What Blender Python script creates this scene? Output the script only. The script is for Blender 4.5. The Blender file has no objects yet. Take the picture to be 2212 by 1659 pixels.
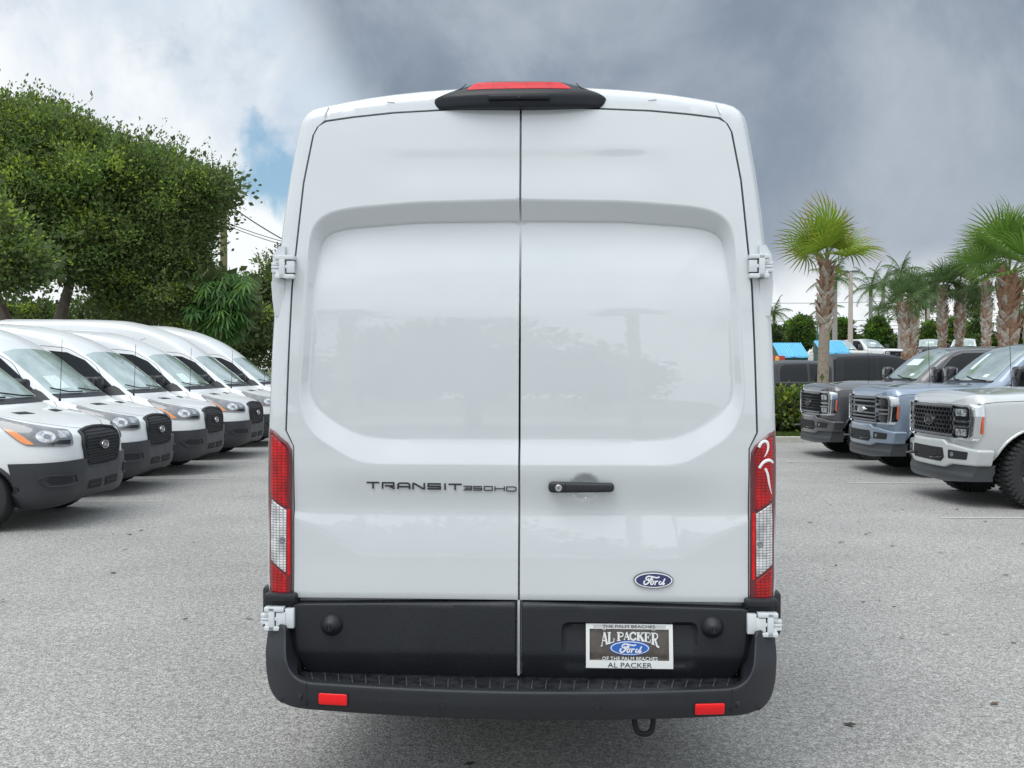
import bpy, bmesh, math, random
import numpy as np
from mathutils import Vector, Matrix, Euler
from mathutils.bvhtree import BVHTree
from mathutils.geometry import delaunay_2d_cdt
random.seed(7); RNG = np.random.default_rng(7)
SC = bpy.context.scene
COL = SC.collection
R = math.radians

# ------------------------------------------------------------------ camera
F_PX = 2139.6                      # focal length for a 2212 px wide picture
CAM_Z = 1.70
PITCH = math.atan(34.0 / F_PX)
ROLL = R(0.12)
cam_d = bpy.data.cameras.new('camera')
cam_d.sensor_width = 36.0
cam_d.lens = 36.0 * F_PX / 2212.0
cam_d.clip_start = 0.05
cam_d.clip_end = 3000
cam = bpy.data.objects.new('camera', cam_d); COL.objects.link(cam)
CAM_M = Matrix.Translation((0, 0, CAM_Z)) @ Matrix.Rotation(math.pi / 2 - PITCH, 4, 'X') @ Matrix.Rotation(ROLL, 4, 'Z')
cam.matrix_world = CAM_M
SC.camera = cam

def ray(u, v):
    d = Vector(((u - 1106) / F_PX, -(v - 829.5) / F_PX, -1.0))
    return (CAM_M.to_3x3() @ d)
def at(u, v, Y):
    """world point at depth Y behind the given spot of the photograph"""
    d = ray(u, v); t = Y / d.y
    return Vector((d.x * t, Y, CAM_Z + d.z * t))

# ------------------------------------------------------------------ light
SUN_EL, SUN_AZ = R(62), R(215)     # azimuth clockwise from +Y : behind the camera, slightly left
SC.view_settings.view_transform = 'Standard'
SC.view_settings.look = 'None'
SC.view_settings.exposure = 0.0
SC.view_settings.gamma = 1.0
sun_d = bpy.data.lights.new('sun', 'SUN'); sun_d.energy = 1.5; sun_d.angle = R(38); sun_d.color = (1.0, 0.965, 0.92)
sun = bpy.data.objects.new('sun', sun_d); COL.objects.link(sun)
sdir = Vector((math.sin(SUN_AZ) * math.cos(SUN_EL), math.cos(SUN_AZ) * math.cos(SUN_EL), math.sin(SUN_EL)))
sun.rotation_euler = sdir.to_track_quat('Z', 'Y').to_euler()
sun.location = (0, -20, 40)

W = bpy.data.worlds.new('World'); SC.world = W; W.use_nodes = True
def build_world():
    nt = W.node_tree; N = nt.nodes; L = nt.links
    N.clear()
    out = N.new('ShaderNodeOutputWorld'); bg = N.new('ShaderNodeBackground')
    L.new(bg.outputs[0], out.inputs[0])
    sky = N.new('ShaderNodeTexSky'); sky.sky_type = 'NISHITA'; sky.sun_disc = False
    sky.sun_elevation = SUN_EL; sky.sun_rotation = SUN_AZ; sky.air_density = 1.0; sky.dust_density = 1.5; sky.ozone_density = 1.5
    tc = N.new('ShaderNodeTexCoord')
    sep = N.new('ShaderNodeSeparateXYZ'); L.new(tc.outputs['Generated'], sep.inputs[0])
    def M(op, a, b=None, c=None, clamp=False):
        n = N.new('ShaderNodeMath'); n.operation = op; n.use_clamp = clamp
        for i, x in enumerate((a, b, c)):
            if x is None: continue
            if isinstance(x, (int, float)): n.inputs[i].default_value = x
            else: L.new(x, n.inputs[i])
        return n.outputs[0]
    def smooth(x, lo, hi):
        n = N.new('ShaderNodeMapRange'); n.interpolation_type = 'SMOOTHSTEP'
        L.new(x, n.inputs[0]); n.inputs[1].default_value = lo; n.inputs[2].default_value = hi
        return n.outputs[0]
    def noise(vec, scale, detail=6, rough=.55, dist=0.0):
        n = N.new('ShaderNodeTexNoise'); n.inputs['Scale'].default_value = scale; n.inputs['Detail'].default_value = detail
        n.inputs['Roughness'].default_value = rough; n.inputs['Distortion'].default_value = dist
        L.new(vec, n.inputs['Vector']); return n.outputs[0]
    def mixc(f, a, b):
        n = N.new('ShaderNodeMix'); n.data_type = 'RGBA'; L.new(f, n.inputs[0])
        for i, x in ((6, a), (7, b)):
            if isinstance(x, tuple): n.inputs[i].default_value = (*x, 1)
            else: L.new(x, n.inputs[i])
        return n.outputs[2]
    dx, dy, dz = sep.outputs
    # flattened cloud-layer coordinates
    den = M('ADD', M('MAXIMUM', dz, 0.0), 0.22)
    cx, cy = M('DIVIDE', dx, den), M('DIVIDE', dy, den)
    comb = N.new('ShaderNodeCombineXYZ'); L.new(cx, comb.inputs[0]); L.new(cy, comb.inputs[1])
    cv = comb.outputs[0]
    mp = N.new('ShaderNodeMapping'); mp.inputs['Location'].default_value = (3.1, 1.7, 0); L.new(cv, mp.inputs[0])
    gv = tc.outputs['Generated']
    n1 = noise(mp.outputs[0], 0.9, 8, .56, .3)
    n2 = noise(gv, 3.3, 9, .57, .35)
    n3 = noise(gv, 8.0, 9, .60, .25)
    n4 = noise(tc.outputs['Generated'], 2.2, 5, .5, .2)
    # bright cloud body
    bright = mixc(smooth(n2, .38, .60), (0.64, 0.73, 0.83), (0.97, 1.0, 1.02))
    bright = mixc(smooth(n3, .56, .78), bright, (0.52, 0.60, 0.71))
    # blue gaps, low on the left
    skyb = N.new('ShaderNodeVectorMath'); skyb.operation = 'SCALE'; L.new(sky.outputs[0], skyb.inputs[0]); skyb.inputs['Scale'].default_value = 0.11
    skyc = mixc(M('ADD', 0.42, 0.0), skyb.outputs[0], (0.40, 0.72, 0.95))
    gx = M('ABSOLUTE', M('SUBTRACT', M('DIVIDE', dx, M('MAXIMUM', dy, .05)), -0.262))
    gz = M('ABSOLUTE', M('SUBTRACT', dz, 0.176))
    gap = M('SUBTRACT', 1.0, M('ADD', M('MULTIPLY', gx, 7.0), M('MULTIPLY', gz, 15.0)))
    gap = M('ADD', gap, M('MULTIPLY', M('SUBTRACT', n3, .5), 3.2))
    gap = M('MULTIPLY', smooth(gap, .15, .75), smooth(dy, .2, .5))
    gap2 = M('MULTIPLY', smooth(n1, .60, .70), smooth(dx, -.2, -.7))      # broken cloud further left
    col = mixc(M('MAXIMUM', gap, gap2), bright, skyc)
    # dark storm cloud ahead and to the right
    nx = M('MAXIMUM', M('MULTIPLY', dx, -1.0), 0.0)
    edge = M('ADD', M('MULTIPLY', M('MULTIPLY', nx, nx), 4.8), M('ADD', 0.064, M('MULTIPLY', M('MULTIPLY', nx, nx), 0.2)))
    m = M('SUBTRACT', dz, edge)
    m = M('ADD', m, M('MULTIPLY', M('SUBTRACT', n4, .5), .06))
    m = M('ADD', m, M('MULTIPLY', M('SUBTRACT', n3, .5), .05))
    m = M('ADD', m, M('MULTIPLY', M('MULTIPLY', nx, M('SUBTRACT', n2, .5)), 1.1))
    m = M('DIVIDE', m, M('ADD', 1.0, M('MULTIPLY', M('MAXIMUM', M('SUBTRACT', nx, .05), 0.0), 16.0)))
    dark = smooth(m, -0.010, 0.055)
    dark = M('MULTIPLY', dark, smooth(dz, .80, .48))
    dark = M('MULTIPLY', dark, smooth(dy, -.15, .25))
    dcol = mixc(smooth(n2, .36, .68), (0.215, 0.270, 0.345), (0.375, 0.430, 0.510))
    n5 = noise(tc.outputs['Generated'], 4.0, 9, .62, .3)
    dcol = mixc(M('MULTIPLY', smooth(n5, .5, .72), .55), dcol, (0.50, 0.56, 0.64))
    col = mixc(M('MULTIPLY', dark, .96), col, dcol)
    # overcast skies brighten away from the storm and overhead
    up = smooth(dz, .38, .85); back = smooth(dy, .1, -.5)
    gain = M('ADD', 1.0, M('ADD', M('MULTIPLY', up, .85), M('MULTIPLY', back, .10)))
    sc_ = N.new('ShaderNodeVectorMath'); sc_.operation = 'SCALE'; L.new(col, sc_.inputs[0]); L.new(gain, sc_.inputs['Scale'])
    L.new(sc_.outputs[0], bg.inputs[0]); bg.inputs[1].default_value = 1.0
build_world()

# ------------------------------------------------------------------ materials
MATS = {}
def mat(name, color=(.5, .5, .5), rough=.5, metal=0.0, coat=0.0, coat_r=.04, var=0.0, vscale=8.0, bump=0.0, bscale=60.0,
        spec=.5, trans=0.0, emit=None, dirt=0.0, sss=0.0):
    if name in MATS: return MATS[name]
    m = bpy.data.materials.new(name); m.use_nodes = True
    nt = m.node_tree; b = nt.nodes['Principled BSDF']
    b.inputs['Base Color'].default_value = (*color, 1); b.inputs['Roughness'].default_value = rough
    b.inputs['Metallic'].default_value = metal; b.inputs['Coat Weight'].default_value = coat; b.inputs['Coat Roughness'].default_value = coat_r
    b.inputs['Specular IOR Level'].default_value = spec; b.inputs['Transmission Weight'].default_value = trans
    tc = nt.nodes.new('ShaderNodeTexCoord')
    if var > 0 or dirt > 0:
        n = nt.nodes.new('ShaderNodeTexNoise'); n.inputs['Scale'].default_value = vscale; n.inputs['Detail'].default_value = 6
        n.inputs['Roughness'].default_value = .6
        nt.links.new(tc.outputs['Object'], n.inputs['Vector'])
        r = nt.nodes.new('ShaderNodeMapRange'); r.inputs[1].default_value = .3; r.inputs[2].default_value = .7
        r.inputs[3].default_value = 1 - var; r.inputs[4].default_value = 1 + var
        nt.links.new(n.outputs[0], r.inputs[0])
        s = nt.nodes.new('ShaderNodeVectorMath'); s.operation = 'SCALE'; s.inputs[0].default_value = color
        nt.links.new(r.outputs[0], s.inputs['Scale']); nt.links.new(s.outputs[0], b.inputs['Base Color'])
        r2 = nt.nodes.new('ShaderNodeMapRange'); r2.inputs[1].default_value = .3; r2.inputs[2].default_value = .7
        r2.inputs[3].default_value = max(0, rough - .5 * var - .02); r2.inputs[4].default_value = min(1, rough + .5 * var + .02)
        nt.links.new(n.outputs[0], r2.inputs[0]); nt.links.new(r2.outputs[0], b.inputs['Roughness'])
    if bump > 0:
        n = nt.nodes.new('ShaderNodeTexNoise'); n.inputs['Scale'].default_value = bscale; n.inputs['Detail'].default_value = 3
        nt.links.new(tc.outputs['Object'], n.inputs['Vector'])
        bp = nt.nodes.new('ShaderNodeBump'); bp.inputs['Strength'].default_value = bump; bp.inputs['Distance'].default_value = .01
        nt.links.new(n.outputs[0], bp.inputs['Height']); nt.links.new(bp.outputs[0], b.inputs['Normal'])
    MATS[name] = m; return m

WHITE = mat('white_paint', (.73, .755, .765), .36, spec=.35, coat=.5, coat_r=.03, var=.015, vscale=3)
VAN_WHITE = mat('van_white_paint', (.605, .64, .66), .30, coat=1.0, coat_r=.015, var=.015, vscale=3)
VAN_WHITE.node_tree.nodes['Principled BSDF'].inputs['Coat IOR'].default_value = 1.75
WHITE_TRIM = mat('white_trim', (.66, .70, .72), .4, coat=.4)
PLASTIC = mat('black_plastic', (.0125, .0145, .019), .42, var=.12, vscale=4, bump=.25, bscale=420, spec=.5)
GLOSS_BLACK = mat('gloss_black', (.012, .012, .014), .12, coat=.5)
RUBBER = mat('rubber', (.022, .022, .023), .75, var=.2, vscale=14)
GAP = mat('panel_gap', (.012, .013, .015), .8)
GLASS = mat('tinted_glass', (.045, .065, .065), .03, spec=.9, coat=1.0, coat_r=.01)
WSCREEN = mat('windscreen_glass', (.46, .58, .56), .04, spec=.9, coat=1.0, coat_r=.01, var=.35, vscale=2.2)  # sky reflection and bright interior painted in as a pale base
DARKGLASS = mat('dark_glass', (.010, .013, .016), .04, spec=.28)
CHROME = mat('chrome', (.72, .74, .76), .10, metal=1.0)
SILVER = mat('silver', (.60, .61, .62), .28, metal=1.0)
RED_LENS = mat('red_lens', (.70, .004, .008), .2, spec=.3, coat=.25, coat_r=.02, var=.25, vscale=40)
RED_DEEP = mat('deep_red_lens', (.12, .004, .010), .12, coat=1.0, coat_r=.02)
ORANGE = mat('amber_lens', (.85, .30, .09), .18, coat=1.0)
LAMPGREY = mat('lamp_housing', (.16, .17, .18), .2, coat=1.0, coat_r=.02, var=.3, vscale=9)
NAVY = mat('badge_navy', (.018, .028, .13), .15, coat=1.0)
BLUE = mat('badge_blue', (.012, .13, .52), .2, coat=1.0)
INK = mat('ink_black', (.015, .015, .015), .4)
PRINT_WHITE = mat('print_white', (.85, .87, .88), .4)
FRAME_SKYLIT = mat('plate_frame', (.90, .92, .91), .25, coat=.6)  # the frame's reflection of the sky painted in as near-white base colour
PLATE = mat('plate_brown', (.10, .085, .075), .25, coat=.8, var=.25, vscale=30)
STEEL_BLACK = mat('black_steel', (.008, .008, .009), .5, spec=.3)
PAPER = mat('paper', (.62, .74, .70), .6, var=.12, vscale=30)

# ------------------------------------------------------------------ object helpers
def props(o, label=None, category=None, group=None, kind=None):
    if label: o['label'] = label
    if category: o['category'] = category
    if group: o['group'] = group
    if kind: o['kind'] = kind
    return o
def empty(name, loc=(0, 0, 0), rz=0.0, **kw):
    o = bpy.data.objects.new(name, None); COL.objects.link(o)
    o.location = loc; o.rotation_euler = (0, 0, rz); o.empty_display_size = .2
    return props(o, **kw)
def link_mesh(name, me, parent=None, loc=None, **kw):
    o = bpy.data.objects.new(name, me); COL.objects.link(o)
    if parent is not None: o.parent = parent
    if loc is not None: o.location = loc
    return props(o, **kw)
def mesh(name, verts, faces, mats, parent=None, smooth=True, mi=None, loc=None, sharp=None, **kw):
    me = bpy.data.meshes.new(name)
    me.from_pydata([tuple(v) for v in verts], [], [tuple(f) for f in faces])
    if not isinstance(mats, (list, tuple)): mats = [mats]
    for m in mats: me.materials.append(m)
    if mi is not None: me.polygons.foreach_set('material_index', np.asarray(mi, dtype=np.int32))
    if smooth:
        me.polygons.foreach_set('use_smooth', np.ones(len(me.polygons), dtype=bool))
        if sharp is not None: me.set_sharp_from_angle(angle=R(sharp))
    me.update()
    return link_mesh(name, me, parent, loc, **kw)
class MB:
    """collects simple shapes into one mesh"""
    def __init__(s): s.v = []; s.f = []; s.m = []
    def add(s, v, f, m=0):
        n = len(s.v); s.v += [tuple(x) for x in v]; s.f += [tuple(i + n for i in q) for q in f]; s.m += [m] * len(f); return s
    def box(s, x0, x1, y0, y1, z0, z1, b=0.0, m=0, M=None):
        bm = bmesh.new()
        bmesh.ops.create_cube(bm, size=1.0)
        for v in bm.verts:
            v.co = Vector(((x0 + x1) / 2 + v.co.x * (x1 - x0), (y0 + y1) / 2 + v.co.y * (y1 - y0), (z0 + z1) / 2 + v.co.z * (z1 - z0)))
        if b > 0: bmesh.ops.bevel(bm, geom=bm.edges[:], offset=b, segments=2, profile=.5, affect='EDGES')
        if M is not None: bm.transform(M)
        bm.verts.index_update()
        s.add([v.co[:] for v in bm.verts], [[v.index for v in f.verts] for f in bm.faces], m); bm.free(); return s
    def tube(s, pts, r, n=8, m=0, cap=True, flat=None):
        """round tube along pts; r number or list; flat=(axis, factor) squashes the section"""
        P = [Vector(p) for p in pts]; k = len(P)
        rs = r if isinstance(r, (list, tuple)) else [r] * k
        ts = []
        for i in range(k):
            a = P[min(i + 1, k - 1)] - P[max(i - 1, 0)]
            ts.append(a.normalized() if a.length > 1e-9 else Vector((0, 0, 1)))
        up = Vector((0, 0, 1)) if abs(ts[0].z) < .9 else Vector((0, 1, 0))
        if flat is not None: up = flat
        nrm = (up - ts[0] * up.dot(ts[0])).normalized()
        vs = []
        for i in range(k):
            nrm = (nrm - ts[i] * nrm.dot(ts[i]));
            nrm = nrm.normalized() if nrm.length > 1e-6 else ts[i].orthogonal().normalized()
            bi = ts[i].cross(nrm)
            for j in range(n):
                a = 2 * math.pi * j / n
                vs.append(P[i] + (nrm * math.cos(a) * (.35 if flat is not None else 1) + bi * math.sin(a)) * rs[i])
        fs = []
        for i in range(k - 1):
            for j in range(n):
                a, b = i * n + j, i * n + (j + 1) % n
                fs.append((a, b, b + n, a + n))
        if cap:
            fs.append(tuple(range(n))[::-1]); fs.append(tuple(range((k - 1) * n, k * n)))
        return s.add(vs, fs, m)
    def lathe(s, prof, n=32, axis='x', c=(0, 0, 0), m=0, closed=False):
        """prof: list of (axial, radius)"""
        vs = []; k = len(prof)
        for (a, r) in prof:
            for j in range(n):
                t = 2 * math.pi * j / n; p, q = r * math.cos(t), r * math.sin(t)
                vs.append((c[0] + a, c[1] + p, c[2] + q) if axis == 'x' else (c[0] + p, c[1] + a, c[2] + q) if axis == 'y' else (c[0] + p, c[1] + q, c[2] + a))
        fs = []
        for i in range(k - 1 + (1 if closed else 0)):
            i2 = (i + 1) % k
            for j in range(n):
                fs.append((i * n + j, i * n + (j + 1) % n, i2 * n + (j + 1) % n, i2 * n + j))
        return s.add(vs, fs, m)
    def poly(s, pts, d, m=0):
        """prism: 3D polygon pts extruded by vector d"""
        n = len(pts); d = Vector(d); a = [Vector(p) for p in pts]; b = [p + d for p in a]
        fs = [tuple(range(n)), tuple(range(n, 2 * n))[::-1]] + [(i, i + n, (i + 1) % n + n, (i + 1) % n) for i in range(n)]
        return s.add(a + b, fs, m)
    def build(s, name, mats, parent=None, smooth=True, sharp=35, loc=None, **kw):
        return mesh(name, s.v, s.f, mats, parent, smooth, s.m, loc, sharp, **kw)
def copy_tree(o, parent=None):
    c = o.copy(); COL.objects.link(c); c.parent = parent
    for ch in list(o.children): copy_tree(ch, c)
    return c

def seg_dist(P, A, closed=True):
    """distance of points P (n,2) to polyline A (m,2)"""
    A = np.asarray(A, float); B = np.roll(A, -1, 0)
    if not closed: A, B = A[:-1], B[:-1]
    out = np.full(len(P), 1e9)
    for a, b in zip(A, B):
        ab = b - a; L2 = max((ab * ab).sum(), 1e-14)
        t = np.clip(((P - a) @ ab) / L2, 0, 1)
        out = np.minimum(out, np.hypot(*(P - a - t[:, None] * ab).T))
    return out
def inside(P, A):
    A = np.asarray(A, float); B = np.roll(A, -1, 0)
    c = np.zeros(len(P), bool)
    for a, b in zip(A, B):
        if a[1] == b[1]: continue
        k = ((a[1] > P[:, 1]) != (b[1] > P[:, 1])) & (P[:, 0] < (b[0] - a[0]) * (P[:, 1] - a[1]) / (b[1] - a[1]) + a[0])
        c ^= k
    return c
def resample(A, step, closed=True):
    A = [np.asarray(a, float) for a in A]; out = []
    n = len(A)
    for i in range(n if closed else n - 1):
        a, b = A[i], A[(i + 1) % n]; L = np.linalg.norm(b - a); k = max(1, int(math.ceil(L / step)))
        out += [a + (b - a) * j / k for j in range(k)]
    if not closed: out.append(A[-1])
    return np.array(out)
def rounded(A, r, n=5, closed=True):
    """round polygon corners; r number or list"""
    A = [np.asarray(a, float) for a in A]; m = len(A); out = []
    for i in range(m):
        ri = r[i] if isinstance(r, (list, tuple)) else r
        if (not closed and i in (0, m - 1)) or ri <= 0: out.append(A[i]); continue
        p, a, b = A[i], A[i - 1], A[(i + 1) % m]
        la, lb = np.linalg.norm(a - p), np.linalg.norm(b - p)
        ta, tb = min(ri, .48 * la), min(ri, .48 * lb)
        p0, p2 = p + (a - p) / la * ta, p + (b - p) / lb * tb
        for k in range(n):
            t = k / (n - 1); out.append((1 - t) ** 2 * p0 + 2 * t * (1 - t) * p + t * t * p2)
    return out
def cdt(poly, step, lines=(), ring=()):
    """triangulate a closed polygon with inner points on a grid; returns points, tris, boundary count"""
    B = resample(poly, step)
    pts = [tuple(p) for p in B]; nb = len(B); edges = [(i, (i + 1) % nb) for i in range(nb)]
    extra = []
    for ln in lines:
        q = resample(ln, step, closed=False)
        ok = inside(q, B) & (seg_dist(q, B) > step * .35)
        prev = None
        for k in range(len(q)):
            if ok[k]:
                extra.append(q[k]); pts.append(tuple(q[k]))
                if prev is not None: edges.append((prev, len(pts) - 1))
                prev = len(pts) - 1
            else: prev = None
    nextra = len(extra)
    for d in ring:      # rows of points just inside the rim, for a rounded edge
        T = np.roll(B, -1, 0) - np.roll(B, 1, 0); T /= np.maximum(np.linalg.norm(T, axis=1), 1e-9)[:, None]
        area = .5 * (B[:, 0] * np.roll(B[:, 1], -1) - np.roll(B[:, 0], -1) * B[:, 1]).sum()
        Nn = np.stack([-T[:, 1], T[:, 0]], 1) * (1 if area > 0 else -1)
        Q = B + Nn * d
        ok = inside(Q, B) & (seg_dist(Q, B) > d * .93)
        for q in Q[ok]: pts.append(tuple(q)); extra.append(q)
    lo, hi = B.min(0), B.max(0)
    gx = np.arange(lo[0] + step * .5, hi[0], step); gy = np.arange(lo[1] + step * .5, hi[1], step * .866)
    X, Y = np.meshgrid(gx, gy); X = X + (np.arange(len(gy)) % 2)[:, None] * step * .5
    G = np.stack([X.ravel(), Y.ravel()], 1)
    if len(G):
        ok = inside(G, B); G = G[ok]
        G = G[seg_dist(G, B) > max([step * .55] + [d + step * .35 for d in ring])]
    if len(G) and nextra:
        for ln in lines: 
            if len(G): G = G[seg_dist(G, ln, closed=False) > step * .5]
    pts += [tuple(g) for g in G]
    vo, eo, fo, *_ = delaunay_2d_cdt([Vector(p) for p in pts], edges, [], 1, 1e-6)
    return np.array([[v.x, v.y] for v in vo]), [tuple(f) for f in fo], nb
def rim_edges(tris):
    cnt = {}
    for f in tris:
        for i in range(len(f)):
            a, b = f[i], f[(i + 1) % len(f)]
            if (b, a) in cnt: del cnt[(b, a)]
            else: cnt[(a, b)] = 1
    return list(cnt)
def solid(P3, tris, back, flip=False):
    """front surface plus a skirt going to back(p)"""
    vs = [Vector(p) for p in P3]; fs = [f[::-1] if flip else f for f in tris]
    rim = rim_edges(fs); ids = {}
    for a, b in rim:
        for k in (a, b):
            if k not in ids: ids[k] = len(vs); vs.append(back(vs[k], k))
    for a, b in rim: fs.append((b, a, ids[a], ids[b]))
    return vs, fs
def sheet(name, poly, yfun, mats, parent, step=.012, back=.03, r=0.0, lines=(), sharp=40, xf=None, **kw):
    """a panel seen from -Y: front at y = yfun(P), rounded rim, skirt going back"""
    ring = [r * .15, r * .5, r] if r > 0 else []
    P, T, nb = cdt(poly, step, lines, ring)
    y = yfun(P) if callable(yfun) else np.full(len(P), float(yfun))
    if r > 0:
        d = np.minimum(seg_dist(P, poly), r); y = y + r - np.sqrt(np.maximum(r * r - (r - d) ** 2, 0))
    P3 = np.stack([P[:, 0], y, P[:, 1]], 1)
    vs, fs = solid(P3, T, lambda p, k: Vector((p.x, p.y + (back(p) if callable(back) else back), p.z)))
    if xf is not None: vs = [xf(v) for v in vs]
    return mesh(name, vs, fs, mats, parent, True, sharp=sharp, **kw)

# ------------------------------------------------------------------ lofted bodies
def pchip(x, Y, xi):
    x = np.asarray(x, float); Y = np.asarray(Y, float); h = np.diff(x); d = np.diff(Y, axis=0) / h.reshape(-1, *([1] * (Y.ndim - 1)))
    m = np.zeros_like(Y)
    for i in range(1, len(x) - 1):
        w1, w2 = 2 * h[i] + h[i - 1], h[i] + 2 * h[i - 1]
        with np.errstate(all='ignore'):
            hm = (w1 + w2) / (w1 / d[i - 1] + w2 / d[i])
        m[i] = np.where(d[i - 1] * d[i] > 0, hm, 0)
    m[0], m[-1] = d[0], d[-1]
    k = np.clip(np.searchsorted(x, xi) - 1, 0, len(x) - 2)
    sh = (-1,) + (1,) * (Y.ndim - 1)
    hh = h[k].reshape(sh); t = ((xi - x[k]) / h[k]).reshape(sh)
    return (1 + 2 * t) * (1 - t) ** 2 * Y[k] + t * (1 - t) ** 2 * hh * m[k] + t * t * (3 - 2 * t) * Y[k + 1] + t * t * (t - 1) * hh * m[k + 1]
def loft(stations, radii, ds=.05, extra=(), linear=False):
    """stations: [(s, [(x,z)...half section from bottom centre to top centre])]; front at y=0, rear at y=-s"""
    s = [a for a, _ in stations]; Y = np.array([p for _, p in stations], float)
    si = sorted(set([round(v, 4) for v in list(np.arange(s[0], s[-1], ds)) + s + list(extra)]))
    S = pchip(s, Y, np.array(si))
    rows = []
    for sec in S:
        pr = rounded(sec, radii, n=5, closed=False)
        rows.append([(p[0], p[1]) for p in pr])
    n = len(rows[0]); vs = []; fs = []
    ring = 2 * n - 2
    for y, row in zip(si, rows):
        for p in row: vs.append((p[0], -y, p[1]))
        for p in row[-2:0:-1]: vs.append((-p[0], -y, p[1]))
    for i in range(len(si) - 1):
        for j in range(ring):
            a, b = i * ring + j, i * ring + (j + 1) % ring
            fs.append((a, a + ring, b + ring, b))
    fs.append(tuple(range(ring))); k = (len(si) - 1) * ring; fs.append(tuple(range(k, k + ring))[::-1])
    return vs, fs
def body_mesh(vs, fs, wheels, mats):
    """loft -> mesh with wheel arches cut; mats[0] paint, mats[1] dark arch"""
    me = bpy.data.meshes.new('body'); me.from_pydata(vs, [], fs)
    for m in mats: me.materials.append(m)
    bm = bmesh.new(); bm.from_mesh(me); bmesh.ops.recalc_face_normals(bm, faces=bm.faces[:]); bm.to_mesh(me); bm.free()
    o = bpy.data.objects.new('body', me); COL.objects.link(o)
    cut = MB()
    for (wy, wz, rr, xin) in wheels:
        for sx in (-1, 1):
            x0, x1 = sorted((sx * xin, sx * 1.6))
            cut.lathe([(x0, rr), (x1, rr)], 40, 'x', (0, wy, wz)); k = len(cut.v)
            cut.f.append(tuple(range(k - 80, k - 40))[::-1]); cut.f.append(tuple(range(k - 40, k))); cut.m += [0, 0]
    co = cut.build('cutter', mats[1], smooth=False)
    bm = bmesh.new(); bm.from_mesh(co.data); bmesh.ops.recalc_face_normals(bm, faces=bm.faces[:]); bm.to_mesh(co.data); bm.free()
    md = o.modifiers.new('b', 'BOOLEAN'); md.operation = 'DIFFERENCE'; md.object = co; md.solver = 'EXACT'
    dg = bpy.context.evaluated_depsgraph_get(); me2 = bpy.data.meshes.new_from_object(o.evaluated_get(dg))
    bpy.data.objects.remove(o); bpy.data.objects.remove(co)
    me2.materials.clear()
    for m in mats: me2.materials.append(m)
    mi = []
    for p in me2.polygons:
        c = p.center; k = 0
        for (wy, wz, rr, xin) in wheels:
            if math.hypot(c.y - wy, c.z - wz) < rr + .004 and abs(c.x) > xin - .01: 
                n = p.normal
                if math.hypot(c.y - wy, c.z - wz) > rr - .02 or abs(abs(c.x) - xin) < .01: k = 1
        mi.append(k)
    me2.polygons.foreach_set('material_index', np.array(mi, np.int32))
    me2.polygons.foreach_set('use_smooth', np.ones(len(me2.polygons), bool)); me2.set_sharp_from_angle(angle=R(38))
    me2.update(); me2.name = 'body'
    return me2
def bvh_of(me, vs=None):
    return BVHTree.FromPolygons([v.co[:] for v in me.vertices], [p.vertices[:] for p in me.polygons])
def caster(mode, sx=1, y0=-1.3):
    if mode == 'side': return lambda a, b: (Vector((sx * 3, a, b)), Vector((-sx, 0, 0)))
    if mode == 'front': return lambda a, b: (Vector((a, 2, b)), Vector((0, -1, 0)))
    if mode == 'rear': return lambda a, b: (Vector((a, -12, b)), Vector((0, 1, 0)))
    if mode == 'top': return lambda a, b: (Vector((a, b, 6)), Vector((0, 0, -1)))
    if mode == 'cyl': return lambda a, b: (Vector((3 * math.sin(a), y0 + 3 * math.cos(a), b)), Vector((-math.sin(a), -math.cos(a), 0)))
def project(bvh, rays, P, off):
    out = []; dirs = []
    for a, b in P:
        o, d = rays(a, b); h, n, i, t = bvh.ray_cast(o, d)
        if h is None: out.append(None); dirs.append(None); continue
        if n.dot(d) > 0: n = -n
        out.append(h + n * off); dirs.append(n)
    ok = [i for i, p in enumerate(out) if p is not None]
    for i, p in enumerate(out):
        if p is None:
            j = min(ok, key=lambda k: (P[k][0] - P[i][0]) ** 2 + (P[k][1] - P[i][1]) ** 2); out[i] = out[j].copy(); dirs[i] = dirs[j]
    return out, dirs
def patch(name, bvh, mode, poly, off, mats, parent, thick=.02, step=.04, sx=1, y0=-1.3, sharp=40, mirror=False, r=0, dome=0, **kw):
    if r: poly = rounded(poly, r, 4)
    P, T, nb = cdt(poly, step)
    Q, D = project(bvh, caster(mode, sx, y0), P, off)
    if dome:
        d = seg_dist(P, poly); dm = d.max(); Q = [q + n * dome * math.sqrt(max(0, 1 - (1 - min(1, k / dm)) ** 2)) for q, n, k in zip(Q, D, d)]
    vs, fs = solid(Q, T, lambda p, k: p - D[k] * thick)
    # orient outward
    f = T[len(T) // 2]; nn = (Vector(Q[f[1]]) - Vector(Q[f[0]])).cross(Vector(Q[f[2]]) - Vector(Q[f[0]]))
    if nn.dot(D[f[0]]) < 0: fs = [q[::-1] for q in fs]
    if mirror: vs = [Vector((-v.x, v.y, v.z)) for v in vs]; fs = [q[::-1] for q in fs]
    return mesh(name, vs, fs, mats, parent, True, sharp=sharp, **kw)
def seam(mb, bvh, mode, line, w=.006, off=.0015, sx=1, y0=-1.3, m=0, step=.05, mirror=False):
    """thin dark ribbon on the surface"""
    q = resample(line, step, closed=False); Q, D = project(bvh, caster(mode, sx, y0), q, off)
    vs = []; fs = []
    for i, p in enumerate(Q):
        t = Q[min(i + 1, len(Q) - 1)] - Q[max(i - 1, 0)]
        s = t.cross(D[i]).normalized() * w / 2
        for v in (p - s, p + s): vs.append(Vector((-v.x, v.y, v.z)) if mirror else v)
    for i in range(len(Q) - 1): fs.append((2 * i, 2 * i + 1, 2 * i + 3, 2 * i + 2))
    return mb.add(vs, fs, m)
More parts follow.
